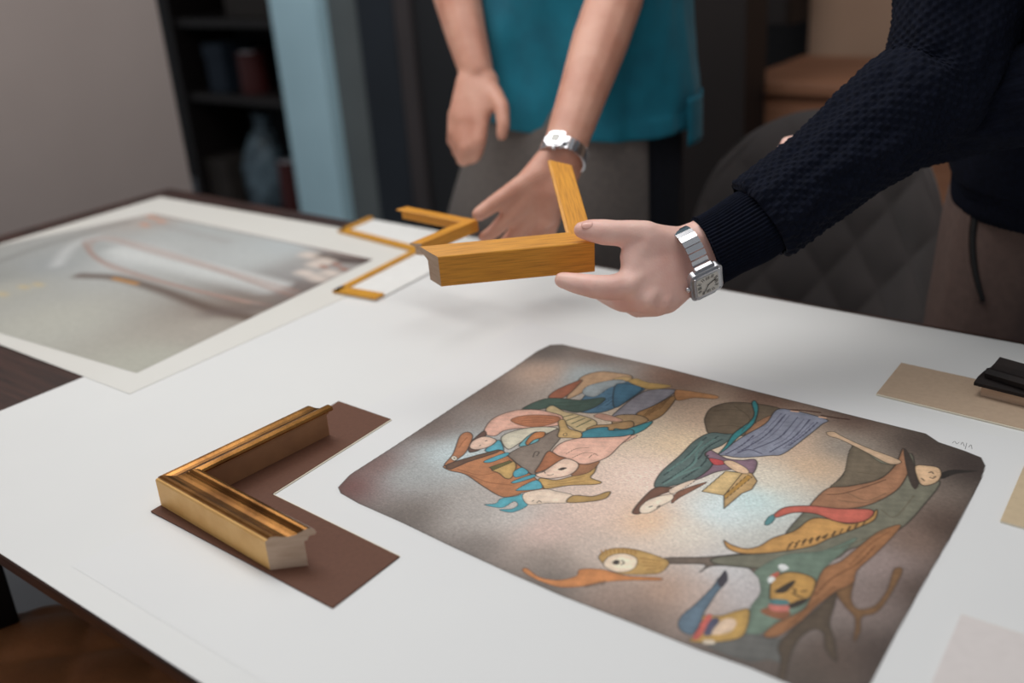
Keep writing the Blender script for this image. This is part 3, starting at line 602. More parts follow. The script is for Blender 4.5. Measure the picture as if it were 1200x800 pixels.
bm1 = thing('mat_sample', 'beige mat board sample under the black moulding pieces at far right', 'mat board')
a, b_ = Vector(T(1027, 463)[:2]), Vector(T(1056, 427)[:2])
d = (Vector(T(1200, 505)[:2])-a).normalized()*.26
prism('board', [a, a+d, b_+d, b_], ZS+.0003, ZS+.0022, 'beige_mat', bm1)
prism('white_core', strip(a, a+d, .0012), ZS+.0003, ZS+.0018, 'mat_core', bm1)
bm2 = thing('mat_sample', 'tan mat board corner at the right edge beside the lithograph', 'mat board')
a, b_ = Vector(T(1172, 612)[:2]), Vector(T(1203, 540)[:2])
prism('board', [a, a+Vector((.13, -.006)), b_+Vector((.13, -.006)), b_], ZP+.0003, ZP+.0018, 'tan_mat', bm2)
prism('white_core', strip(a, a+Vector((.13, -.006)), .0008), ZP+.0003, ZP+.0014, 'mat_core', bm2)
bm3 = thing('mat_sample', 'pale pinkish mat board in the lower right corner', 'mat board')
a, b_ = Vector(T(1094, 802)[:2]), Vector(T(1126, 722)[:2])
prism('board', [a-Vector((0, .03)), a+Vector((.2, -.03)), b_+Vector((.2, 0)), b_], ZP+.0003, ZP+.0016, 'pink_mat', bm3)
prism('white_core', strip(b_+Vector((.2, 0)), b_, .0008)[::-1], ZP+.0003, ZP+.0012, 'mat_core', bm3)

# ------------------------------------------------------------------ frame mouldings
def moulding(name, prof, Lx, Ly, parent, mats, midx, capx=0.0, capy=0.0):
    """two mitred rails from the outer corner along +x and +y; prof = (inward, height) loop; midx = slot per profile side"""
    n = len(prof); out = []
    for ax, L_, cp in (('x', Lx, capx), ('y', Ly, capy)):
        v = []
        for e in (0, 1):
            for s, h in prof:
                t = s if e == 0 else L_+cp*s
                v.append((t, s, h) if ax == 'x' else (s, t, h))
        f = [[i, (i+1) % n, n+(i+1) % n, n+i] for i in range(n)]; mi = list(midx)
        f += [list(range(n))[::-1], list(range(n, 2*n))]; mi += [len(mats)-1]*2
        me = pyd('rail', v, f, False, mi); 
        bm = bmesh.new(); bm.from_mesh(me); bmesh.ops.recalc_face_normals(bm, faces=bm.faces); bm.to_mesh(me); bm.free()
        out.append(obj('rail', me, mats, parent))
    return out
gf = thing('gold_frame_corner', 'gold picture frame corner sample resting on brown mat', 'frame corner')
gp = [(0, 0), (0, .0272), (.0007, .0290), (.0020, .0297), (.0023, .0309), (.0042, .0320), (.0070, .0318), (.0105, .0307), (.0140, .0303), (.0175, .0308), (.0205, .0320),
      (.0222, .0333), (.0229, .0331), (.0235, .0341), (.0250, .0353), (.0270, .0359), (.0292, .0355), (.0310, .0341), (.0318, .0318), (.0313, .0300), (.0298, .0291), (.0282, .0292), (.0268, .0280), (.0256, .0250), (.0235, .0242), (.0235, 0)]
gm = [1, 1, 1, 0, 0, 0, 0, 0, 0, 0, 0, 0, 0, 0, 0, 0, 0, 0, 0, 0, 0, 2, 2, 2, 2, 2]
moulding('gold', gp, .172, .175, gf, ['gold_leaf', 'gold_side_lit', 'brown_stain', 'raw_wood'], gm, .9, .4)
o_ = T(189, 592, ZM+.0014); gf.location = (o_.x, o_.y, ZM+.0014); gf.rotation_euler = (0, 0, -.085)
for c_ in list(gf.children):
    c_.data.polygons.foreach_set('use_smooth', [False]*len(c_.data.polygons))

fp = [(0, 0), (0, .0355), (.0008, .0363), (.0235, .0363), (.0262, .0350), (.0262, .0318), (.0235, .0300), (.0170, .0262), (.0150, .0240), (.0150, 0)]
def held(name, label, Cw, a, b, n, Lx, Ly, hs=1.0, cp=.75, ws=1.0):
    t = thing(name, label, 'frame corner')
    ra, rb_ = moulding(name, [(x*ws, y*hs) for x, y in fp], Lx, Ly, t, ['oak_yellow', 'raw_wood'], [0]*len(fp), cp, cp)
    rb_.data.materials[0] = MATS['oak_across']
    m = Matrix((a, b, -n)).transposed().to_4x4(); m.translation = Cw; t.matrix_world = m; return t
va = Vector((-.756, -.654, -.01)).normalized(); vb = Vector((-.636, .731, .249)); vb = (vb-va*vb.dot(va)).normalized(); vn = va.cross(vb)
if vn.z > 0: vn = -vn
# outer bottom corner of the held sample
C1 = P(697, 318, 1.078)
h1 = held('oak_frame_corner', 'yellow-brown wooden frame corner gripped in the hand with the square watch', C1, va, vb, vn, .162, .170)
# ------------------------------------------------------------------ second held corner
q0, q1, q3 = P(560, 262, 1.325), P(478, 246, 1.41), P(494, 290, 1.26)
wa = (q1-q0).normalized(); wb_ = (q3-q0); wb_ = (wb_-wa*wb_.dot(wa)).normalized(); wn = wa.cross(wb_)
if wn.z > 0: wn = -wn
h2 = held('oak_frame_corner', 'blurred orange-brown frame corner pinched by the person in teal shirt', q0+wn*.01, wa, wb_, wn, (q1-q0).length, (q3-q0).length, .42, .3, .62)

# dark moulding samples at the far right
mr = T(1149, 463, ZS+.0022); dx = (T(1200, 466, ZS)-T(1100, 441, ZS)).normalized(); rzm = math.atan2(dx.y, dx.x)
ms = thing('black_moulding_sample', 'dark moulding length with raw wood side lying on beige mat', 'moulding', (mr.x, mr.y, ZS+.0023), rzm)
def straight(prof, L_, mats, mi, parent, name):
    n = len(prof); v = [(x, s, h) for x in (0, L_) for s, h in prof]
    f = [[i, (i+1) % n, n+(i+1) % n, n+i] for i in range(n)]+[list(range(n))[::-1], list(range(n, 2*n))]
    return obj(name, fixn(pyd(name, v, f, False, list(mi)+[len(mats)-1]*2)), mats, parent)
straight([(0, 0), (0, .012), (.03, .012), (.03, 0)], .2, ['raw_wood'], [0]*4, ms, 'wood_base')
straight([(-.006, .0121), (-.006, .0155), (.004, .0185), (.02, .0185), (.036, .0165), (.036, .0121)], .2, ['black_lacquer'], [0]*6, ms, 'lacquered_face').location = (-.006, 0, 0)
ms2 = thing('black_moulding_sample', 'dark scooped moulding length stacked on the wood-sided piece', 'moulding', (mr.x, mr.y, ZS+.0023+.0187), rzm-.12)
straight([(.004, 0), (.002, .006), (.006, .010), (.014, .008), (.022, .010), (.032, .014), (.036, .010), (.036, 0)], .2, ['black_lacquer'], [0]*8, ms2, 'lacquered_face')
straight([(.0362, .001), (.0362, .007), (.040, .007), (.040, .001)], .2, ['raw_wood'], [0]*4, ms2, 'wood_back')

# ------------------------------------------------------------------ chairs
def make_chair(name, label, m, loc, rz, top=.89, ws=1.0):
    """padded dining chair, front towards local -y: quilted shell back, quilted seat, four slim legs"""
    t = thing(name, label, 'chair', loc, rz)
    def quilt(x, z, p=.13, a=.010):
        return a*(abs(math.sin(math.pi*(x+z)/p/1.0)*math.sin(math.pi*(x-z)/p/1.0)))**.45
    nu, nv = 90, 70; V = []; th = .045
    for side in (0, 1):
        for j in range(nv+1):
            v = j/nv; z = .44+(top-.44)*v
            w = .275*(1-max(0, (v-.45)/.55)**3.2*.26)*(.86+.14*min(1, v*2))
            for i in range(nu+1):
                u = -1+2*i/nu; x = u*w
                zz = z-.05*max(0, v-.5)*2*abs(u)**3
                y = .20+.07*v-.16*(abs(u)**2.4)*(1-.45*v)
                rim = max(abs(u), 0)**14+max(0, v)**22
                if side == 0: y += -quilt(x, zz)*(1-min(1, rim))+.5*th*min(1, rim)
                else: y += th-.5*th*min(1, rim)
                V.append((x*ws, y, zz))
    S = (nu+1)*(nv+1); Fc = []
    for sd in (0, 1):
        for j in range(nv):
            for i in range(nu):
                q = [sd*S+j*(nu+1)+i, sd*S+j*(nu+1)+i+1, sd*S+(j+1)*(nu+1)+i+1, sd*S+(j+1)*(nu+1)+i]; Fc.append(q if sd == 0 else q[::-1])
    edge = [i for i in range(nu+1)]+[j*(nu+1)+nu for j in range(1, nv+1)]+[nv*(nu+1)+i for i in range(nu-1, -1, -1)]+[j*(nu+1) for j in range(nv-1, 0, -1)]
    for a, b in zip(edge, edge[1:]+edge[:1]): Fc.append([b, a, S+a, S+b])
    obj('backrest', fixn(pyd('backrest', V, Fc, True)), m, t)
    n = 60; V = []; Fc = []
    for j in range(n+1):
        for i in range(n+1):
            a, b = -1+2*i/n, -1+2*j/n
            r = max(abs(a), abs(b)); l = (abs(a)**4+abs(b)**4)**.25
            kx = r/l if l else 1; x, y = a*kx*.25, b*kx*.235-.05
            V.append((x*ws, y, .485-.03*max(0, r)**12+quilt(x, y)*(1-r**10)))
    for j in range(n):
        for i in range(n): q = j*(n+1)+i; Fc.append([q, q+1, q+n+2, q+n+1])
    base = len(V); V += [(v[0]*.97, (v[1]+.05)*.97-.05, .395) for v in V[:base]]
    Fc += [[x+base for x in f][::-1] for f in Fc[:n*n]]
    edge = [i for i in range(n+1)]+[j*(n+1)+n for j in range(1, n+1)]+[n*(n+1)+i for i in range(n-1, -1, -1)]+[j*(n+1) for j in range(n-1, 0, -1)]
    for a, b in zip(edge, edge[1:]+edge[:1]): Fc.append([b, a, base+a, base+b])
    obj('seat', fixn(pyd('seat', V, Fc, True)), m, t)
    for sx in (-1, 1):
        for sy in (-1, 1):
            loft('leg', [(sx*.23*ws, sy*.21-.04, .0, .010, .010), (sx*.20*ws, sy*.18-.04, .2, .013, .013), (sx*.17*ws, sy*.15-.04, .398, .017, .017)], 12, 4, 'black_metal', t)
    return t
make_chair('padded_chair', 'dark grey quilted velvet chair behind the table beside the navy sweater', 'grey_velvet', (-.572, 1.335, 0), 0, .915, .75)
make_chair('padded_chair', 'brown quilted leather chair tucked under the near table edge', 'brown_leather', (-.95, .235, 0), math.pi)

# ------------------------------------------------------------------ people
def ball(p, r): return (Vector(p), r)
def foot(bm, x, y, dirv):
    hull(bm, [((x, y, .09), .04), ((x, y, .045), .042), (Vector((x, y, .03))+dirv*.16, .03)])
def head(bm, c, f):
    """c = centre of skull, f = facing direction"""
    c = Vector(c); f = Vector(f).normalized(); s = f.cross(Vector((0, 0, 1))).normalized(); z = Vector((0, 0, 1))
    hull(bm, [(c+z*.03-f*.02, .078), (c+z*.02+f*.03, .07), (c-z*.08+f*.055, .035), (c-z*.095+f*.06, .025), (c-z*.05+s*.035, .04), (c-z*.05-s*.035, .04)])
    hull(bm, [(c+f*.095, .008), (c-z*.035+f*.118, .011), (c-z*.035+f*.09+s*.012, .009), (c-z*.035+f*.09-s*.012, .009)])
    hull(bm, [(c-z*.068+f*.092+s*.02, .006), (c-z*.068+f*.092-s*.02, .006), (c-z*.066+f*.1, .007)])
    for q in (-1, 1):
        hull(bm, [(c+s*q*.078+z*.01, .012), (c+s*q*.08-z*.03, .009), (c+s*q*.076-z*.01-f*.012, .012)])
        hull(bm, [(c+f*.088+s*q*.018+z*.022, .009), (c+f*.08+s*q*.045+z*.024, .009)])
    return c, f, s
def face_bits(par, c, f, s):
    z = Vector((0, 0, 1)); b = bmesh.new()
    hull(b, [(c+z*.05-f*.025, .083), (c+z*.06+f*.02, .07), (c-z*.02-f*.055, .058), (c-z*.07-f*.05, .045)])
    organic('hair', b, .006, 4, 'hair_dark', par)
    for q in (-1, 1):
        b = bmesh.new(); bmesh.ops.create_uvsphere(b, u_segments=16, v_segments=10, radius=.012)
        e = obj('eye', bmesh_to('eye', b, True), 'dial_white', par); e.location = c+f*.083+s*q*.033
        b = bmesh.new(); bmesh.ops.create_uvsphere(b, u_segments=12, v_segments=8, radius=.006)
        i = obj('iris', bmesh_to('iris', b, True), 'hair_dark', e); i.location = f*.0075

def surf(o, u, v, off=0.0):
    """point of an object's surface under a photo pixel"""
    from mathutils.bvhtree import BVHTree
    if o.name not in _bvh: _bvh[o.name] = BVHTree.FromPolygons([w.co for w in o.data.vertices], [p.vertices for p in o.data.polygons])
    d = (R @ Vector(((u-600)/F, (v-400)/F, 1.0))).normalized(); h = _bvh[o.name].ray_cast(EYE, d)
    return (h[0]+h[1]*off, h[1]) if h[0] else (None, None)
_bvh = {}

# ---- person in teal shirt and grey apron
cx, cy = -.962, 1.46
b = bmesh.new()
hull(b, [((cx-.075, cy, .95), .09), ((cx+.075, cy, .95), .09), ((cx-.06, cy, 1.1), .10), ((cx+.06, cy, 1.1), .10)])
hull(b, [((cx-.06, cy, 1.1), .10), ((cx+.06, cy, 1.1), .10), ((cx-.11, cy, 1.34), .085), ((cx+.11, cy, 1.34), .085)])
hull(b, [((cx-.15, cy, 1.42), .055), ((cx+.15, cy, 1.42), .055), ((cx, cy, 1.47), .06), ((cx-.11, cy, 1.34), .085), ((cx+.11, cy, 1.34), .085)])
chain(b, [((cx, cy-.005, 1.46), .058), ((cx, cy-.02, 1.58), .052)])
hc = head(b, (cx, cy-.045, 1.68), (-.35, -1, -.3))
for sx in (-1, 1):
    chain(b, [((cx+sx*.08, cy, .93), .08), ((cx+sx*.092, cy-.01, .52), .055), ((cx+sx*.11, cy+.01, .3), .05), ((cx+sx*.115, cy+.02, .09), .036)])
    foot(b, cx+sx*.115, cy+.02, Vector((sx*.15, -1, 0)).normalized())
# the arm reaching over the table
sh = Vector((cx+.17, cy-.01, 1.41)); el = P(737, -80, 1.4973); wr = P(659, 180, 1.3532)
chain(b, [(sh, .055), (sh*.45+el*.55, .05), (el, .043)])
chain(b, [(el, .043), (P(720, 0, 1.4601), 0.0411), (P(702, 52, 1.4322), 0.0402), (P(682, 112, 1.3950), 0.0340), (wr, .0285)])
hull(b, [(P(648, 184, 1.3532), 0.0208), (P(670, 186, 1.3597), 0.0208), (P(646, 228, 1.3439), 0.0189), (P(612, 222, 1.3346), 0.0170), (P(626, 206, 1.3392), 0.0170), (P(640, 250, 1.3532), 0.0189)])
chain(b, [(P(632, 206, 1.3392), 0.0180), (P(604, 222, 1.3253), 0.0137), (P(580, 238, 1.3132), 0.0118), (P(561, 251, 1.3067), 0.0099)])
chain(b, [(P(612, 238, 1.3346), 0.0156), (P(592, 258, 1.3299), 0.0118), (P(578, 272, 1.3299), 0.0099), (P(567, 278, 1.3299), 0.0085)])
chain(b, [(P(625, 248, 1.3485), 0.0156), (P(604, 274, 1.3504), 0.0118), (P(590, 288, 1.3532), 0.0099), (P(582, 294, 1.3597), 0.0085)])
chain(b, [(P(638, 252, 1.3625), 0.0151), (P(624, 282, 1.3690), 0.0113), (P(612, 297, 1.3745), 0.0095), (P(604, 300, 1.3811), 0.0085)])
chain(b, [(P(649, 244, 1.3718), 0.0142), (P(643, 276, 1.3857), 0.0099), (P(634, 292, 1.3904), 0.0085), (P(628, 296, 1.3950), 0.0076)])
# the relaxed hand in front of the thigh
sh = Vector((cx-.17, cy-.01, 1.41)); el = P(522, -75, 1.6470); wr = P(558, 84, 1.6058)
chain(b, [(sh, .055), (sh*.45+el*.55, .05), (el, .043)])
chain(b, [(el, .043), (P(534, -10, 1.6379), 0.0400), (P(546, 40, 1.6196), 0.0335), (wr, .028)])
hull(b, [(P(549, 96, 1.6013), 0.0205), (P(570, 96, 1.6013), 0.0205), (P(542, 142, 1.5875), 0.0167), (P(560, 144, 1.5784), 0.0167), (P(573, 110, 1.5875), 0.0158), (P(537, 132, 1.5921), 0.0149)])
chain(b, [(P(562, 140, 1.5784), 0.0153), (P(561, 166, 1.5692), 0.0126), (P(557, 181, 1.5784), 0.0112), (P(553, 186, 1.5967), 0.0093)])
chain(b, [(P(550, 146, 1.5830), 0.0153), (P(547, 174, 1.5738), 0.0126), (P(544, 187, 1.5875), 0.0112), (P(541, 188, 1.6058), 0.0093)])
chain(b, [(P(543, 142, 1.5875), 0.0158), (P(540, 166, 1.5830), 0.0126), (P(537, 177, 1.5967), 0.0107), (P(536, 177, 1.6150), 0.0091)])
chain(b, [(P(535, 134, 1.5967), 0.0144), (P(532, 155, 1.5939), 0.0112), (P(530, 165, 1.6058), 0.0095), (P(530, 165, 1.6241), 0.0084)])
chain(b, [(P(576, 108, 1.5875), 0.0167), (P(588, 126, 1.5647), 0.0126), (P(590, 146, 1.5555), 0.0110), (P(588, 159, 1.5555), 0.0091)])
per1 = organic('person', b, .0042, 4, 'skin_warm')
tag(per1, 'standing person in teal shirt and grey apron, holding a frame corner', 'person')
face_bits(per1, *hc)
def folds(a1, a2, s0=0.0): return lambda s, a: a1*noise.noise(Vector((2.2*math.cos(a), 2.2*math.sin(a), s*7+s0)))+a2*noise.noise(Vector((6*math.cos(a), 6*math.sin(a), s*16+s0)))
shirt = loft('shirt', [(cx+.003, cy, .938, .192, .152), (cx, cy, .98, .188, .148), (cx, cy, 1.08, .182, .140), (cx, cy, 1.22, .195, .138), (cx, cy, 1.34, .216, .132), (cx, cy, 1.44, .185, .11), (cx, cy, 1.50, .085, .075)], 96, 10, 'teal_cotton', per1, disp=folds(.014, .006), caps=False, thick=.003, expo=2.3)
for v_ in shirt.data.vertices:
    if v_.co.z < 1.1: v_.co.z -= .055*max(0, min(1, (v_.co.x-cx+.12)/.3))*(1.1-v_.co.z)/.16
for sx, e_, sh in ((1, P(737, -80, 1.4973), Vector((cx+.15, cy-.01, 1.42))), (-1, P(522, -75, 1.6470), Vector((cx-.15, cy-.01, 1.42)))):
    m_ = sh*.4+e_*.6
    loft('sleeve', [(*sh, .075, .08), (*(sh*.7+e_*.3), .072, .074), (*m_, .068, .07)], 40, 8, 'teal_cotton', shirt, disp=folds(.008, .003, 4), caps=False, thick=.003)
# side vent of the shirt: a small hanging back tail
V = []; nz_, na = 8, 16
for j in range(nz_+1):
    for i in range(na+1):
        a = math.radians(-5+75*i/na); z = .955-.075*j/nz_
        V.append((cx+.004+.199*math.cos(a), cy+.158*math.sin(a), z))
tail = obj('shirt_tail', pyd('shirt_tail', V, [[j*(na+1)+i, j*(na+1)+i+1, (j+1)*(na+1)+i+1, (j+1)*(na+1)+i] for j in range(nz_) for i in range(na)], True), 'teal_cotton', shirt)
tail.modifiers.new('cloth', 'SOLIDIFY').thickness = .003
# apron
V = []; nz_, na = 40, 70
for j in range(nz_+1):
    q = j/nz_; z = .965-.54*q
    for i in range(na+1):
        a = math.radians(-125+188*i/na)            # 0 = straight ahead (-y)
        ex = .18+.03*q+.11*min(1, q*2)*max(0, -math.sin(a)); ey = .14+.05*min(1, q*2.5)+.008*math.sin(a*9+1)*q
        V.append((cx+ex*math.sin(a), cy-ey*math.cos(a), z))
ap = obj('apron', pyd('apron', V, [[j*(na+1)+i, j*(na+1)+i+1, (j+1)*(na+1)+i+1, (j+1)*(na+1)+i] for j in range(nz_) for i in range(na)], True), 'apron_grey', per1)
ap.modifiers.new('cloth', 'SOLIDIFY').thickness = .002
b = bmesh.new()
hull(b, [((cx-.068, cy, .96), .108), ((cx+.068, cy, .96), .108), ((cx-.075, cy, .84), .105), ((cx+.075, cy, .84), .105)])
for sx in (-1, 1): chain(b, [((cx+sx*.078, cy, .86), .102), ((cx+sx*.09, cy-.01, .52), .076), ((cx+sx*.115, cy+.015, .13), .062)])
organic('jeans', b, .008, 6, 'denim', per1)
for sx in (-1, 1):
    b = bmesh.new(); x, y = cx+sx*.115, cy+.02; d_ = Vector((sx*.15, -1, 0)).normalized()
    hull(b, [((x, y+.03, .05), .05), ((x, y, .1), .048), (Vector((x, y, .042))+d_*.19, .042), (Vector((x, y, .06))+d_*.08, .05)])
    organic('shoe', b, .006, 3, 'leather_black', per1)

def ring_watch(par, Wc, axis, nrm, rb, rn, half, thickness, nlinks, linkmat, name='wristwatch', gap=.12):
    """case mesh carrying bracelet links, dial, hands and crown as its sub-parts"""
    axis = axis.normalized(); nrm = (nrm-axis*nrm.dot(axis)).normalized(); bb = axis.cross(nrm)
    fr = Matrix((bb, axis, nrm)).transposed().to_4x4(); fr.translation = Wc+nrm*(rn+.001)
    return fr
def rbox(bm, sx, sy, z0, z1, r, n=6):
    pts = []
    for q, (a, b2) in enumerate(((1, 1), (-1, 1), (-1, -1), (1, -1))):
        for i in range(n+1):
            t = math.pi/2*(q+i/n); pts.append((a*(sx-r)+r*math.cos(t), b2*(sy-r)+r*math.sin(t)))
    m = len(pts); vs = [bm.verts.new((x, y, z0)) for x, y in pts]+[bm.verts.new((x, y, z1)) for x, y in pts]
    bm.faces.new(vs[:m][::-1]); bm.faces.new(vs[m:])
    for i in range(m): bm.faces.new((vs[i], vs[(i+1) % m], vs[m+(i+1) % m], vs[m+i]))
def watch(par, Wc, axis, nrm, rb, rn, cw, ch, roman=True, band='link'):
    axis = axis.normalized(); nrm = (nrm-axis*nrm.dot(axis)).normalized(); bb = axis.cross(nrm)
    fr = Matrix((bb, axis, nrm)).transposed().to_4x4(); fr.translation = Wc+nrm*rn     # local x runs round the wrist, y along the arm
    bm = bmesh.new(); rbox(bm, ch/2, cw/2, 0, .0065, .006); 
    for sx in (-1, 1): rbox(bm, ch/2+.004, cw/2-.007, .0005, .0045, .003) if sx == 1 else None
    case = obj('wristwatch', bmesh_to('wristwatch', bm), 'steel_brushed', par); case.matrix_world = fr
    case['label'] = 'square steel wristwatch with pale dial' if roman else 'silver wristwatch on dark band'
    bm = bmesh.new(); rbox(bm, ch/2-.003, cw/2-.003, .0066, .0082, .005); obj('bezel', bmesh_to('bezel', bm), 'steel', case)
    bm = bmesh.new(); rbox(bm, ch/2-.006, cw/2-.006, .0083, .0087, .003); obj('dial', bmesh_to('dial', bm), 'dial_white', case)
    if roman:
        sq = ch/2-.0085
        mk = []
        for h in range(12):
            a = h*math.pi/6; c_, s_ = math.cos(a), math.sin(a); k_ = sq/max(abs(c_), abs(s_))
            for w_ in ((-.0009, .0009) if h % 3 else (-.0016, 0, .0016)):
                bm2 = bmesh.new(); bmesh.ops.create_cube(bm2, size=1)
                for v in bm2.verts: v.co = Vector((v.co.x*.0042, v.co.y*.0006, v.co.z*.0002))
                m2 = bmesh_to('numeral', bm2); o = obj('numeral', m2, 'ink_black', case)
                o.location = (k_*c_*.92-s_*w_, k_*s_*.92+c_*w_, .0089); o.rotation_euler = (0, 0, a)
        for L_, w_, a in ((.0095, .0009, 2.0), (.0125, .0007, -.55)):
            o = box('watch_hand', (-.001, -w_/2, 0), (L_, w_/2, .0003), 'ink_black', case); o.location = (0, 0, .0092+(.0004 if L_ > .01 else 0)); o.rotation_euler = (0, 0, a)
        for sx in (-1, 1):
            for sy in (-1, 1):
                bm = bmesh.new(); bmesh.ops.create_cone(bm, cap_ends=True, segments=10, radius1=.0011, radius2=.0010, depth=.0006)
                o = obj('screw', bmesh_to('screw', bm), 'steel', case); o.location = (sx*(ch/2-.0045), sy*(cw/2-.0045), .0085)
    cr = loft('crown', [(0, -cw/2-.0001, .0035, .0026, .0026), (0, -cw/2-.003, .0035, .0026, .0026), (0, -cw/2-.0045, .0035, .0012, .0012)], 12, 3, 'steel', case)
    # bracelet round the wrist
    n = 30; lk = bmesh.new(); wl = math.pi*(rb+rn)/n*.86
    rbox(lk, wl/2, .0092 if band == 'link' else .0085, -.0012, .0012, .0008, 2); lme = bmesh_to('bracelet_link', lk)
    lme.materials.append(MATS['steel' if band == 'link' else 'leather_black'])
    sm = bmesh.new(); bmesh.ops.create_cone(sm, cap_ends=True, segments=8, radius1=.0009, radius2=.0008, depth=.0005); sme = bmesh_to('screw', sm); sme.materials.append(MATS['steel_brushed'])
    for i in range(n):
        a = 2*math.pi*i/n
        if math.cos(a) > math.cos(.5*ch/rb): continue
        p = Vector((rb*math.sin(a), 0, rn*math.cos(a)-rn+.001)); tdir = Vector((rb*math.cos(a), 0, -rn*math.sin(a))).normalized()
        o = bpy.data.objects.new('bracelet_link', lme); COL.objects.link(o); o.parent = case
        o.matrix_local = Matrix((( tdir.x, 0, -tdir.z, p.x), (0, 1, 0, 0), (tdir.z, 0, tdir.x, p.z), (0, 0, 0, 1)))
    return case
bpy.context.view_layer.update()
ax1 = P(682, 112, 1.395)-P(659, 180, 1.353)
watch(per1, P(660, 183, 1.353), ax1, (P(640, 180, 1.30)-P(660, 183, 1.353)), .0315, .030, .024, .024, False, 'link')

# ---- person in navy sweater
K0 = 1.075
px, py = -.135, 1.44
b = bmesh.new()
hull(b, [((px-.1, py, .93), .10), ((px+.1, py, .93), .10), ((px-.07, py-.02, 1.1), .09), ((px+.07, py-.02, 1.1), .09)])
hull(b, [((px-.07, py-.02, 1.1), .09), ((px+.07, py-.02, 1.1), .09), ((px-.1, py-.1, 1.30), .08), ((px+.1, py-.1, 1.30), .08)])
hull(b, [((px-.14, py-.14, 1.37), .05), ((px+.14, py-.14, 1.37), .05), ((px, py-.15, 1.43), .055), ((px-.1, py-.1, 1.30), .08), ((px+.1, py-.1, 1.30), .08)])
chain(b, [((px, py-.155, 1.42), .055), ((px, py-.2, 1.53), .05)])
hc2 = head(b, (px-.01, py-.25, 1.62), (-.5, -1, -.6))
for sx in (-1, 1):
    chain(b, [((px+sx*.1, py, .91), .085), ((px+sx*.125, py-.01, .50), .055), ((px+sx*.14, py+.01, .3), .05), ((px+sx*.15, py+.02, .09), .036)])
    foot(b, px+sx*.15, py+.02, Vector((sx*.2, -1, 0)).normalized())
sh2 = Vector((px-.165, py-.14, 1.355)); el2 = P(1092, 104, 1.10); wr2 = P(812, 303, K0)
chain(b, [(sh2, .05), (el2, .04)]); chain(b, [(el2, .04), (P(1000, 172, 1.09), .04), (P(880, 258, 1.08), .032)])
# wrist and the back of the hand, facing the camera
hull(b, [(P(880, 258, 1.08), .03), (P(822, 282, 1.075), .023), (P(832, 316, 1.075), .021)])
hull(b, [(P(822, 280, 1.075), .0215), (P(830, 318, 1.075), .020), (P(797, 287, 1.072), .0195), (P(806, 328, 1.072), .0175)])
hull(b, [(P(797, 287, 1.072), .0195), (P(806, 326, 1.072), .0175), (P(764, 281, 1.062), .0175), (P(736, 333, 1.040), .0145), (P(757, 352, 1.046), .0145), (P(781, 352, 1.060), .0145)])
# thumb over the top of the frame
hull(b, [(P(790, 286, 1.065), .0185), (P(757, 278, 1.050), .0165), (P(748, 300, 1.048), .014)])
chain(b, [(P(757, 276, 1.050), .0162), (P(738, 274, 1.046), .0146), (P(722, 273, 1.044), .0136), (P(707, 272, 1.044), .0138), (P(693, 270, 1.047), .0120), (P(682, 269.5, 1.050), .0092)])
hull(b, [(P(746, 286, 1.048), .0120), (P(736, 300, 1.044), .009), (P(742, 318, 1.042), .012)])
# index finger along the underside, its tip showing
chain(b, [(P(737, 333, 1.040), .0150), (P(716, 337, 1.036), .0135), (P(697, 336, 1.036), .0128), (P(676, 332, 1.043), .0112), (P(659, 328, 1.050), .0088)])
hull(b, [(P(738, 334, 1.034), .0115), (P(752, 322, 1.042), .010)])            # knuckles and tendons of the back of the hand
hull(b, [(P(758, 351, 1.039), .0112), (P(772, 332, 1.050), .0095)])
hull(b, [(P(777, 353, 1.049), .0108), (P(786, 336, 1.058), .0095)])
# middle, ring and little fingers fold away behind and below
chain(b, [(P(754, 351, 1.046), .0150), (P(730, 352, 1.066), .0128), (P(716, 347, 1.090), .0118), (P(704, 341, 1.104), .0105), (P(696, 337, 1.112), .009)])
chain(b, [(P(770, 355, 1.054), .0145), (P(747, 359, 1.084), .0122), (P(732, 352, 1.106), .0112), (P(720, 345, 1.118), .0100), (P(714, 342, 1.124), .0088)])
chain(b, [(P(786, 350, 1.064), .0135), (P(768, 356, 1.096), .0108), (P(757, 350, 1.116), .0098), (P(748, 344, 1.126), .0088)])
# other arm, folded across behind the reaching one
shl = Vector((px+.165, py-.14, 1.355)); ell = Vector((-.09, 1.2, 1.085)); wrl = P(1012, 168, 1.225)
chain(b, [(shl, .05), (ell, .04), (wrl, .029)])
hull(b, [(P(1010, 172, 1.24), .022), (P(1008, 192, 1.24), .022), (P(962, 168, 1.235), .017), (P(962, 200, 1.235), .017)])
for i, (v0, L_) in enumerate(((166, 0), (176, -6), (187, -2), (198, 8))):
    chain(b, [(P(962, v0+2, 1.235), .014), (P(940+L_, v0, 1.225), .0105), (P(922+L_, v0+2, 1.23), .0085)])
chain(b, [(P(995, 162, 1.235), .016), (P(972, 150, 1.22), .012), (P(956, 146, 1.215), .0095)])
per2 = organic('person', b, .0026, 5, 'skin_fair')
tag(per2, 'person in navy knit sweater and taupe trousers, reaching across with frame corner', 'person')
face_bits(per2, *hc2)
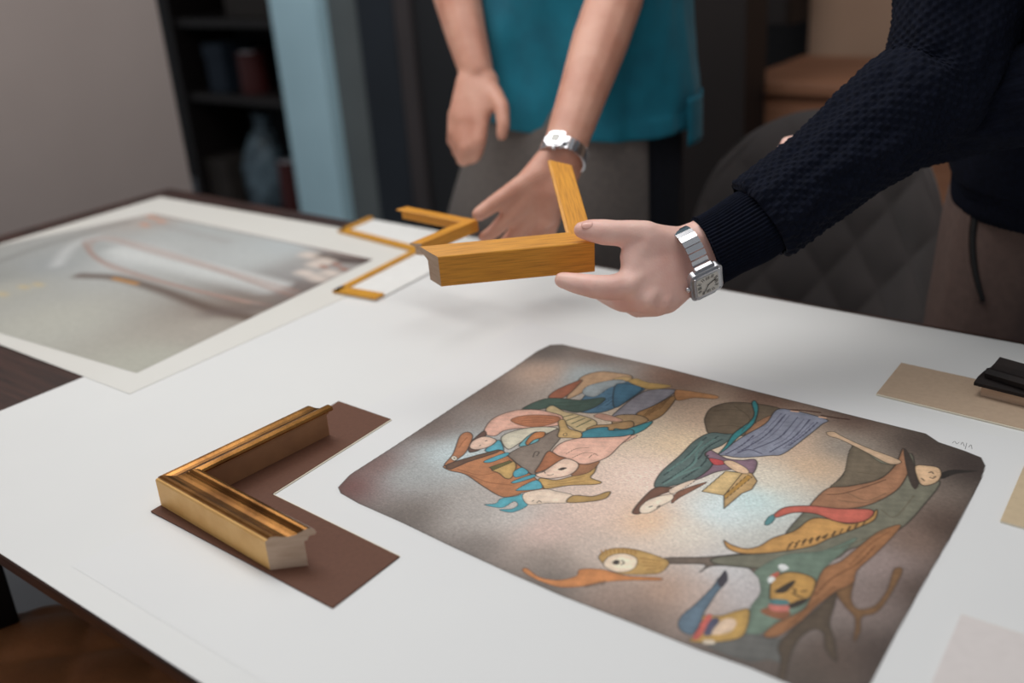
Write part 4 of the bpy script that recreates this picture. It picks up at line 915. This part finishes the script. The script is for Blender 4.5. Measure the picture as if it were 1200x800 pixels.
# thumbnail
def nail(u, v, u2, v2, wpx):
    p, n = surf(per2, u, v); q_, _ = surf(per2, u2, v2)
    if p is None or q_ is None: return
    d = (q_-p).normalized(); s_ = n.cross(d).normalized(); bm = bmesh.new(); r_ = wpx
    V = []; 
    for j in range(9):
        for i in range(9):
            a, c_ = -1+i/4, -1+j/4; l = max(abs(a), abs(c_)); h_ = (abs(a)**3+abs(c_)**3)**(1/3) or 1; k_ = l/h_
            V.append(p+d*(c_*k_*r_*1.25)+s_*(a*k_*r_)+n*(.0006-.0022*(a*k_)**2-.0008*(c_*k_)**2))
    o = obj('thumbnail', pyd('thumbnail', V, [[j*9+i, j*9+i+1, j*9+i+10, j*9+i+9] for j in range(8) for i in range(8)], True), 'nail', per2)
    o.modifiers.new('t', 'SOLIDIFY').thickness = .0006
nail(688, 263, 700, 262, .0048)
# sweater: torso, then waffle-knit sleeves with ribbed cuffs
sw = loft('sweater', [(px, py, .86, .205, .15), (px, py, .885, .212, .155), (px, py-.005, .93, .225, .165), (px, py-.03, 1.08, .215, .155), (px, py-.09, 1.25, .215, .15), (px, py-.13, 1.36, .19, .125), (px, py-.155, 1.44, .085, .075)], 120, 14, 'navy_knit', per2, disp=folds(.012, .004, 2), caps=False, thick=.004, expo=2.3)
hem = loft('hem_rib', [(px, py, .845, .205, .15), (px, py, .86, .214, .157), (px, py, .90, .216, .16)], 420, 8, 'navy_knit', sw, disp=lambda s, a: .0012*math.cos(a*140), caps=False, thick=.003, expo=2.3)
NB = 60; PIT = .0060
def waffle(s, a):
    return .0017*max(0, math.cos(math.pi*s/PIT*1.0)*math.cos(a*NB/2))**.7+.006*noise.noise(Vector((2*math.cos(a), 2*math.sin(a), s*11)))+.0035*noise.noise(Vector((4*math.cos(a), 4*math.sin(a), s*26+3)))
sh_a = sh2+Vector((.05, .02, .01))
path = [(*sh_a, .085, .09), (*(sh2*.75+el2*.25), .073, .078), (*(sh2*.4+el2*.6), .066, .07), (*(el2+Vector((.004, .012, .012))), .063, .066), (*P(1052, 134, 1.098), .060, .062), (*P(995, 180, 1.092), .054, .055), (*P(935, 226, 1.086), .0485, .049), (*P(905, 249, 1.082), .0475, .048), (*P(895, 257, 1.081), .046, .0465), (*P(891, 260, 1.081), .040, .040)]
loft('sleeve', path, 360, 60, 'navy_knit', sw, disp=waffle, caps=False)
loft('cuff', [(*P(900, 253, 1.081), .038, .036), (*P(880, 266, 1.080), .0405, .038), (*P(850, 283, 1.078), .038, .036), (*P(833, 292.5, 1.077), .0375, .0365), (*P(829, 294.5, 1.077), .0365, .0355)], 480, 10, 'navy_knit', sw, disp=lambda s, a: .0009*math.cos(a*60), caps=False, thick=.002)
path = [(*(shl+Vector((-.05, .02, .01))), .085, .09), (*(shl*.6+ell*.4), .07, .075), (*(ell+Vector((.01, .01, -.005))), .06, .062), (*(ell*.5+wrl*.5), .052, .054), (*(ell*.15+wrl*.85), .044, .045), (*(ell*.08+wrl*.92), .036, .036)]
loft('sleeve', path, 264, 30, 'navy_knit', sw, disp=waffle, caps=False)
# trousers
b = bmesh.new()
hull(b, [((px-.09, py, .93), .118), ((px+.09, py, .93), .118), ((px-.105, py, .82), .118), ((px+.105, py, .82), .118)])
for sx in (-1, 1): chain(b, [((px+sx*.11, py, .84), .118), ((px+sx*.13, py-.005, .66), .108), ((px+sx*.14, py-.01, .48), .085), ((px+sx*.15, py+.015, .13), .07)])
tr = organic('trousers', b, .007, 6, 'taupe_twill', per2)
pk = [surf(tr, u, v, .0005)[0] for u, v in ((1150, 222), (1140, 245), (1135, 275), (1136, 305), (1141, 330), (1150, 354))]
if all(p is not None for p in pk):
    loft('pocket_edge', [(*p, .0035, .0035) for p in pk], 8, 6, 'taupe_twill', tr)
    pk2 = [surf(tr, u, v, .0015)[0] for u, v in ((1152, 222), (1146, 245), (1141, 275), (1142, 305), (1146, 330), (1152, 352))]
    if all(p is not None for p in pk2): loft('pocket_shade', [(*p, .0035, .0030) for p in pk2], 8, 6, 'leather_black', tr)  # dark strip stands in for the shade inside the pocket
for sx in (-1, 1):
    b = bmesh.new(); x, y = px+sx*.15, py+.02; d_ = Vector((sx*.2, -1, 0)).normalized()
    hull(b, [((x, y+.03, .05), .05), ((x, y, .1), .048), (Vector((x, y, .042))+d_*.19, .042), (Vector((x, y, .06))+d_*.08, .05)])
    organic('shoe', b, .006, 3, 'leather_black', per2)
axw = P(850, 280, 1.078)-P(797, 306, 1.072)
nw = (EYE-wr2).normalized()*.62+Vector(dn)*.72+Vector(rx)*.1
watch(per2, P(807, 306, 1.072), axw, nw, .0395, .030, .037, .038)
